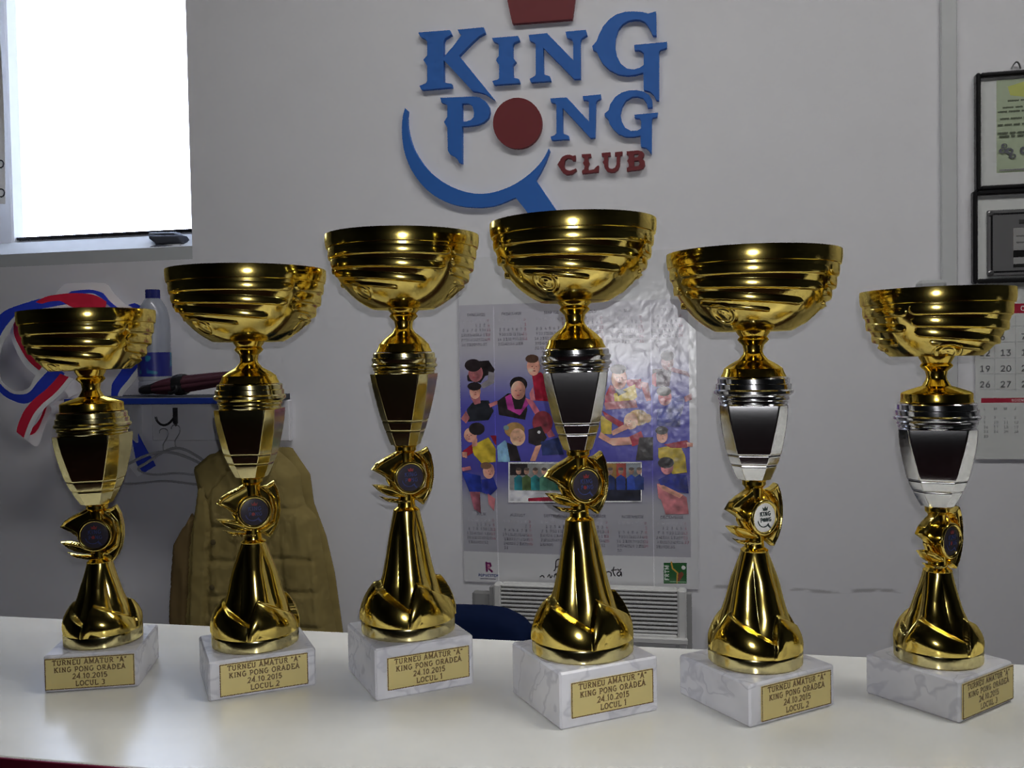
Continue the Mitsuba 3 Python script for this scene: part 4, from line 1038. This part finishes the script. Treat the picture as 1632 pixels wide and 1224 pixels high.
# ------------------------------------------------------------------ shelf, bottle, umbrella, coat rack, hangers
def build_shelf():
    xl, xr = -1.33, -.905
    ys = W - .19
    zt = at(275, 634.5, ys)[2]
    th_ = .0125
    obj('wall_shelf__board', bx(xl, xr, ys + .003, W, zt - th_, zt), 'dark_cloth')
    obj('wall_shelf__edging', rbx(xl, xr, ys, ys + .003, zt - th_, zt, .0008), 'shelf_blue'); tag('wall_shelf__edging', 'blue front edge')
    for x in (xl + .05, xr - .05):
        br = extrude(Polygon([(0, 0), (.14, 0), (.14, -.008), (.012, -.10), (0, -.10)]), .006)
        v = np.array(br.vertices); br.vertices = np.c_[x + v[:, 2], W - v[:, 0], zt - th_ + v[:, 1]]; br.fix_normals()
        obj('wall_shelf__bracket', br, 'plaster_white')
    tag('wall_shelf', 'blue-edged wall shelf with a bottle and an umbrella on it', 'shelf')
    # bottle
    yb = W - .085
    b0 = at(246, 560, yb)
    bxx, zb = b0[0], zt
    hs = at(246, 461, yb)[2] - zt
    R = .0345
    prof = [(0, .001), (.020, .001), (.030, .004), (R, .012), (R, .030), (R - .002, .034), (R, .038), (R * .985, .10), (R, .104), (R * .97, .108), (R, .112), (R * .97, .116), (R, .120), (R, .150), (R * .96, hs * .74), (R * .80, hs * .83), (.018, hs * .90), (.0125, hs * .925), (.0125, hs - .022), (0, hs - .022)]
    Tb = T().translate([bxx, yb, zb])
    obj('water_bottle__body', lathe(prof, 48), 'clear_plastic', 40, Tb); tag('water_bottle__body', 'clear ribbed plastic')
    obj('water_bottle__label', lathe([(R + .0003, .044), (R + .0008, .044), (R + .0008, .096), (R + .0003, .096)], 48), 'bottle_label', 40, Tb); tag('water_bottle__label', 'blue paper band')
    cap = around(lambda t, z: .0150 + .0004 * np.cos(28 * t), np.linspace(hs - .021, hs - .001, 6), 112)
    obj('water_bottle__cap', cap, 'cap_blue', 30, Tb); tag('water_bottle__cap', 'dark blue screw cap')
    tag('water_bottle', 'clear plastic water bottle with blue cap standing on the wall shelf', 'bottle')
    # folded umbrella lying on the shelf, its handle to the left
    yu = W - .115
    a, b = at(246, 619, yu), at(372, 601, yu)
    a[2], b[2] = max(a[2], zt + .014), max(b[2], zt + .02)
    d = (b - a); L = np.linalg.norm(d); d /= L
    n = 90
    side = np.cross(d, [0, 0, 1]); side /= np.linalg.norm(side); upv = np.cross(side, d)
    rr = PchipInterpolator([0, .1, .28, .45, .8, 1.0], [.012, .016, .019, .0185, .016, .014])
    zs = np.linspace(.0, 1, 40)
    m = around(lambda t, z: float(rr(z / L)) * (1 + .16 * np.abs(np.sin(3.5 * t + 3 * z))) , zs * L, n)
    v = np.array(m.vertices)
    m.vertices = a + v[:, 2:3] * d + v[:, :1] * side + v[:, 1:2] * upv * .85
    obj('umbrella__canopy', m, 'umbrella_cloth', 40)
    obj('umbrella__handle', tube([a + d * t for t in np.linspace(-.035, .012, 8)], [.006, .009, .0105, .011, .0105, .0115, .013, .013], 14), 'black_plastic', 40)
    s = a + d * L * .34
    st = tube([s + d * t for t in np.linspace(-.012, .012, 5)], [.0215, .0228, .0230, .0228, .0215], 24)
    obj('umbrella__strap', st, 'black_plastic', 40)
    tip = tube(smooth_path([s + [0, -.020, -.002], s + [.004, -.024, -.011], s + [-.006, -.022, -.016], s + [-.016, -.020, -.017]], 10), .004, 8)
    obj('umbrella__strap_end', tip, 'black_plastic', 40)
    tag('umbrella', 'folded dark maroon umbrella with a black handle lying on the wall shelf', 'umbrella')
    # coat rack board with its hook
    yk = W - .016
    q = [at(241, 641, yk), at(372, 703, yk)]
    obj('coat_rack__board', rbx(q[0][0], -.90, yk, W, q[1][2], zt - th_ - .001, .002), 'wall_paint'); tag('coat_rack__board', 'white board')
    def hook(px_, py_, name):
        h = at(px_, py_, yk)
        for s_ in (-1, 1):
            t_ = smooth_path([(h[0], yk, h[2] + .018), (h[0] + s_ * .004, yk - .012, h[2] - .004), (h[0] + s_ * .015, yk - .024, h[2] - .012), (h[0] + s_ * .023, yk - .036, h[2] - .002), (h[0] + s_ * .025, yk - .038, h[2] + .008)], 18)
            obj(name + '__prong', tube(t_, .0026, 8), 'dark_steel', 40)
        obj(name + '__plate', rbx(h[0] - .006, h[0] + .006, yk - .003, yk, h[2] - .010, h[2] + .026, .001), 'dark_steel')
    hook(280, 668, 'coat_rack__hook'); hook(392, 664, 'coat_rack__hook_001')
    tag('coat_rack', 'white coat rack board with dark double hooks under the wall shelf', 'coat rack')
    # two empty hangers
    for k, (cx, cy, w, drop, yy) in enumerate([(281, 700, .095, .043, W - .05), (262, 706, .150, .052, W - .06)]):
        key = 'coat_hanger' + (f'_{k:03d}' if k else '')
        c = at(cx, cy, yy)
        sh = c + [0, 0, -.020]
        obj(key + '__hook', tube(smooth_path([c + [-.012, 0, .022], c + [-.004, 0, .032], c + [.008, 0, .028], c + [.008, 0, .014], c + [0, 0, .002], sh], 24), .0013, 8), 'steel', 40)
        pts = [sh + [-w, 0, -drop], sh + [-w * .5, 0, -drop * .38], sh, sh + [w * .5, 0, -drop * .38], sh + [w, 0, -drop]]
        obj(key + '__shoulder_bar', tube(smooth_path(pts, 30), .0032, 8), 'hanger_grey', 40)
        lo = smooth_path([sh + [-w, 0, -drop], sh + [-w - .002, 0, -drop - .006], sh + [-w + .008, 0, -drop - .012], sh + [0, 0, -drop - .013], sh + [w - .008, 0, -drop - .012], sh + [w + .002, 0, -drop - .006], sh + [w, 0, -drop]], 40)
        obj(key + '__trouser_bar', tube(lo, .0024, 8), 'hanger_grey', 40)
        tag(key, ['smaller empty grey clothes hanger under the coat rack board', 'wider empty grey clothes hanger under the coat rack board, lowest of the two'][k], 'clothes hanger', 'empty hangers under the coat rack')


build_shelf()


# ------------------------------------------------------------------ khaki vest on the rack
def build_vest():
    y = W - .055
    O = lambda pts: Polygon(wall2(pts, y)).buffer(.004).buffer(-.004)
    rng = np.random.default_rng(2)
    def cloth(pts, h, w, quilt, res=.006, y_=y, fold=.014, seed=0):
        g = O(pts)
        m, p, z, N = pillow(g, h, w, res, .004)
        v = np.array(m.vertices)
        e = np.clip(z / h, 0, 1)
        f = fold * (meshkit.fbm(np.c_[p[:, 0] * 22, p[:, 1] * 6, np.full(len(p), seed)], 3) - .5) * 2 + .25 * fold * (meshkit.fbm(np.c_[p[:, 0] * 60, p[:, 1] * 45, np.full(len(p), seed + 3)], 2) - .5)
        for q in quilt:
            L = LineString(wall2(q, y))
            f -= .005 * np.exp(-(sdist(spoints(p), L) / .005) ** 2)
        v[:N, 2] = z + e * f
        m.vertices = v
        return upright0(m, y_)
    K = 'vest__'
    right = [(395, 712), (440, 716), (462, 735), (478, 755), (482, 790), (487, 806), (503, 822), (512, 870), (520, 920), (528, 965), (536, 1010), (540, 1050), (420, 1050), (415, 960), (408, 860), (400, 780)]
    left = [(352, 716), (330, 732), (314, 746), (320, 772), (325, 800), (317, 822), (302, 842), (290, 860), (286, 900), (284, 950), (288, 1010), (290, 1050), (425, 1050), (418, 960), (410, 860), (400, 780), (395, 712)]
    obj(K + 'back_panel', cloth([(345, 715), (450, 716), (480, 760), (486, 806), (506, 860), (520, 920), (538, 1050), (290, 1050), (290, 870), (318, 820), (316, 748)], .012, .03, [], .010, W - .012, .004, 9), 'khaki', 40)
    q = [[(415, 800), (505, 812)], [(415, 880), (515, 890)], [(415, 935), (525, 940)], [(415, 985), (535, 995)], [(455, 815), (470, 1050)], [(492, 812), (520, 1050)]]
    obj(K + 'front_panel', cloth(right, .040, .030, q, seed=1), 'khaki', 45); 
    q2 = [[(325, 830), (405, 840)], [(320, 885), (408, 890)], [(315, 940), (412, 945)], [(315, 990), (415, 995)], [(352, 730), (345, 1050)]]
    obj(K + 'front_panel', cloth(left, .038, .030, q2, seed=5), 'khaki', 45)
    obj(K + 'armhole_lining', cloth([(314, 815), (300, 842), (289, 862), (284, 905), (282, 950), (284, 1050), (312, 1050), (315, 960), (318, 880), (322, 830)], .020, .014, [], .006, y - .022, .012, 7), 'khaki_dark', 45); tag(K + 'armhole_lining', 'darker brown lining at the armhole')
    obj(K + 'placket', cloth([(330, 775), (345, 762), (352, 830), (348, 900), (342, 1050), (316, 1050), (318, 900), (322, 830)], .012, .008, [], .006, y - .036, .003, 4), 'khaki', 45)
    obj(K + 'collar', cloth([(322, 742), (345, 722), (372, 716), (398, 735), (372, 760), (345, 800), (332, 775)], .016, .012, [], .006, y - .030, .004, 3), 'khaki', 45)
    obj(K + 'collar', cloth([(398, 735), (425, 712), (450, 726), (458, 760), (452, 790), (430, 775), (412, 758)], .016, .012, [], .006, y - .030, .004, 6), 'khaki', 45)
    for (a, b) in [(340, 864), (338, 936), (341, 1000)]:
        c = at(a, b, y - .047)
        s = lathe([(0, 0), (.006, 0), (.006, .002), (.004, .003), (0, .0028)], 20)
        v = np.array(s.vertices); s.vertices = np.c_[c[0] + v[:, 0], y - .047 - v[:, 2], c[2] + v[:, 1]]; s.fix_normals()
        obj(K + 'button', s, 'khaki_button', 30)
    tag('vest', 'quilted khaki vest hanging from the coat rack behind the second cup from the left', 'vest')


build_vest()


# ------------------------------------------------------------------ medal ribbons
RIBBON = {'red': srgb(176, 30, 54, 1.6), 'white': [0.9, 0.9, 0.92], 'blue': srgb(36, 56, 168, 1.6)}


def ribbon(key, ctrl, label, order, depth=0.0):
    """ctrl: the ribbon's two edges, (px, py, px, py, distance in front of the wall), in the frame of a 3.6 times enlarged detail."""
    A = np.array([at(a / 3.6, 440 + b / 3.6, W - d - depth) for a, b, _, _, d in ctrl])
    B = np.array([at(a / 3.6, 440 + b / 3.6, W - d - depth - .004) for _, _, a, b, d in ctrl])
    mid = (A + B) / 2
    n = 80
    s = np.r_[0, np.cumsum(np.linalg.norm(np.diff(mid, axis=0), axis=1))]
    u = np.linspace(0, s[-1], n)
    A, B = (PchipInterpolator(s, q)(u) for q in (A, B))
    X = B - A
    N = np.cross(np.gradient((A + B) / 2, axis=0), X); N /= np.linalg.norm(N, axis=1, keepdims=True) + 1e-9
    cols = [0, 1 / 3, 1 / 3, 2 / 3, 2 / 3, 1]
    vs, cs, fs = [], [], []
    for side in (1, -1):
        o = sum(len(v) for v in vs)
        for k, t in enumerate(cols):
            vs.append(A + X * t + N * .0004 * side); cs.append(np.tile(RIBBON[order[k // 2]], (n, 1)))
        for k in range(0, 6, 2):
            a = o + k * n + np.arange(n - 1)
            q = np.vstack([np.c_[a, a + 1, a + n + 1], np.c_[a, a + n + 1, a + n]])
            fs.append(q if side > 0 else q[:, ::-1])
    m = trimesh.Trimesh(np.vstack(vs), np.vstack(fs), process=False)
    obj(key, m, 'woven', True, color=np.vstack(cs))
    tag(key, label, 'ribbon', 'tangled medal ribbons')


def build_ribbons():
    w, b, r = 'white', 'blue', 'red'
    ribbon('medal_ribbon', [(735, 165, 790, 150, .030), (800, 240, 885, 215, .032), (800, 340, 897, 330, .034), (750, 460, 850, 490, .034), (690, 550, 765, 610, .034), (640, 640, 695, 705, .032), (640, 720, 690, 760, .030)],
           'blue and white medal ribbon falling down the right side of the first cup', (b, b, w), .02)
    ribbon('medal_ribbon_001', [(690, 800, 730, 800, .012), (715, 880, 780, 880, .012), (726, 960, 836, 985, .014), (728, 1060, 885, 1070, .016), (790, 1152, 893, 1088, .016)],
           'cut end of a white and blue medal ribbon at the right of the first cup', (w, b, b))
    ribbon('medal_ribbon_002', [(345, 105, 430, 185, .060), (240, 128, 310, 205, .060), (110, 166, 100, 245, .060), (20, 205, 66, 300, .058), (-50, 300, 14, 400, .055), (-70, 430, -5, 500, .055), (-60, 560, 5, 590, .056), (-10, 655, 40, 632, .060), (60, 708, 100, 662, .064), (140, 732, 160, 645, .068), (260, 660, 205, 570, .072), (372, 560, 275, 480, .074)],
           'blue and white medal ribbon looping off the left edge of the picture', (b, b, w))
    ribbon('medal_ribbon_003', [(345, 560, 420, 590, .095), (270, 645, 335, 690, .095), (190, 712, 265, 750, .096), (130, 790, 222, 800, .098), (96, 895, 158, 945, .098)],
           'red medal ribbon running down to the lowest loop at the left', (r, r, w), .012)
    ribbon('medal_ribbon_004', [(108, 880, 120, 915, .070), (150, 890, 165, 952, .070), (185, 870, 207, 978, .068), (238, 800, 256, 870, .064), (262, 715, 296, 760, .060)],
           'red and white tail of a medal ribbon, lowest at the left', (r, w, w), .022)
    ribbon('medal_ribbon_005', [(300, 128, 395, 160, .030), (390, 42, 430, 108, .032), (490, 38, 515, 98, .034), (600, 42, 575, 120, .034), (665, 112, 622, 168, .032), (745, 182, 690, 210, .030)],
           'white medal ribbon arching highest above the first cup', (w, w, b), -.012)
    ribbon('medal_ribbon_006', [(205, 150, 240, 160, .050), (290, 112, 330, 142, .052), (420, 98, 420, 180, .054), (520, 104, 500, 198, .054), (612, 148, 600, 205, .052)],
           'red medal ribbon lying across the top of the tangle above the first cup', (r, r, r), .032)
    ribbon('medal_ribbon_007', [(72, 232, 104, 258, .040), (60, 320, 118, 330, .040), (90, 420, 172, 400, .042), (150, 520, 222, 450, .044), (240, 590, 300, 500, .044)],
           'red and white medal ribbon hugging the left side of the first cup', (w, r, r), -.004)
    ribbon('medal_ribbon_008', [(455, 575, 350, 640, .030), (500, 630, 395, 700, .030), (480, 700, 330, 715, .028), (400, 790, 300, 735, .026)],
           'white folded medal ribbon behind the stem of the first cup', (w, w, w), -.014)
    q = at(150, 512)
    obj('ribbon_hook__plate', rbx(q[0] - .012, q[0] + .012, W - .004, W, q[2] - .03, q[2] + .03, .001), 'dark_steel')
    obj('ribbon_hook__prong', tube(smooth_path([(q[0], W - .003, q[2] + .01), (q[0], W - .04, q[2] - .006), (q[0], W - .115, q[2] - .004), (q[0], W - .125, q[2] + .014)], 16), .0035, 10), 'dark_steel', 40)
    tag('ribbon_hook', 'small dark hook on the wall from which the medal ribbons hang', 'hook')


build_ribbons()


# ------------------------------------------------------------------ things at the window
def build_window_things():
    # folded dark cloth lying on the sloping sill near its right end
    y = W + .03
    pa = lambda a, b, yy=y: at(210 + a / 14.84, 350 + b / 14.84, yy)
    K = 'folded_cloth__'
    top = [(425, 305), (1040, 300), (1095, 365), (900, 380), (500, 385), (430, 370)]
    mid = [(430, 380), (1180, 375), (1240, 450), (1360, 630), (1290, 645), (1180, 590), (1060, 600), (620, 640), (590, 560), (470, 480)]
    low = [(440, 640), (640, 600), (1060, 620), (1180, 600), (1200, 650), (900, 668), (440, 690)]
    for name, pts, mat, yy, h in (('fold', top, 'grey_cloth', W + .055, .012), ('fold', mid, 'dark_cloth', W + .030, .014), ('fold', low, 'dark_cloth', W + .012, .008)):
        g = Polygon([pa(a, b, yy)[[0, 2]] for a, b in pts]).buffer(.001)
        m, *_ = pillow(g, h, .008, .003, .02)
        obj(K + name, upright0(m, yy), mat, 45)
    tag('folded_cloth', 'small dark grey folded cloth lying on the window sill', 'cloth')
    # edge of a curtain drawn aside at the left of the window
    xe = at(5, 280, W - .02)[0]
    zb = at(3, 325, W - .02)[2]
    zs = np.linspace(zb, 2.75, 40)
    ts = np.linspace(0, 1, 60)
    X = xe - .22 * (1 - ts)
    f = np.array([[(x, W - .022 + .010 * math.sin(x * 120 + 2 * math.sin(z * 3)), z) for x in X] for z in zs]).reshape(-1, 3)
    b = f + [0, .0012, 0]
    nz, nx = len(zs), len(X)
    i, j = np.meshgrid(np.arange(nz - 1), np.arange(nx - 1), indexing='ij')
    a = (i * nx + j).ravel()
    fc = np.vstack([np.c_[a, a + 1, a + nx + 1], np.c_[a, a + nx + 1, a + nx]])
    obj('curtain__drape', trimesh.Trimesh(np.vstack([f, b]), np.vstack([fc, fc[:, ::-1] + nx * nz]), process=False), 'curtain_white', True)
    rng = np.random.default_rng(3)
    lace = []
    for k in range(26):
        x = xe - .004 - .2 * (k % 13) / 13 - .006 * rng.random(); z = zb + .018 + .05 * (k // 13) + rng.random() * .03
        t_ = trimesh.creation.torus(.006 + .004 * rng.random(), .0016, major_sections=14, minor_sections=6)
        v = np.array(t_.vertices); yy = W - .024 + .010 * math.sin(x * 120 + 2 * math.sin(z * 3))
        t_.vertices = np.c_[x + v[:, 0], yy + v[:, 2], z + v[:, 1]]; t_.fix_normals(); lace.append(t_)
    obj('curtain__lace_border', cat(*lace), 'chair_black', 40); tag('curtain__lace_border', 'dark looped pattern along the hem')
    obj('curtain__rail', tube([(xe - .24, W - .02, 2.76), (-1.0, W - .02, 2.76)], .008, 10), 'steel', 40)
    labels['curtain__lace_border']['kind'] = 'stuff'
    tag('curtain', 'edge of a pale patterned curtain at the left side of the window', 'curtain')


build_window_things()
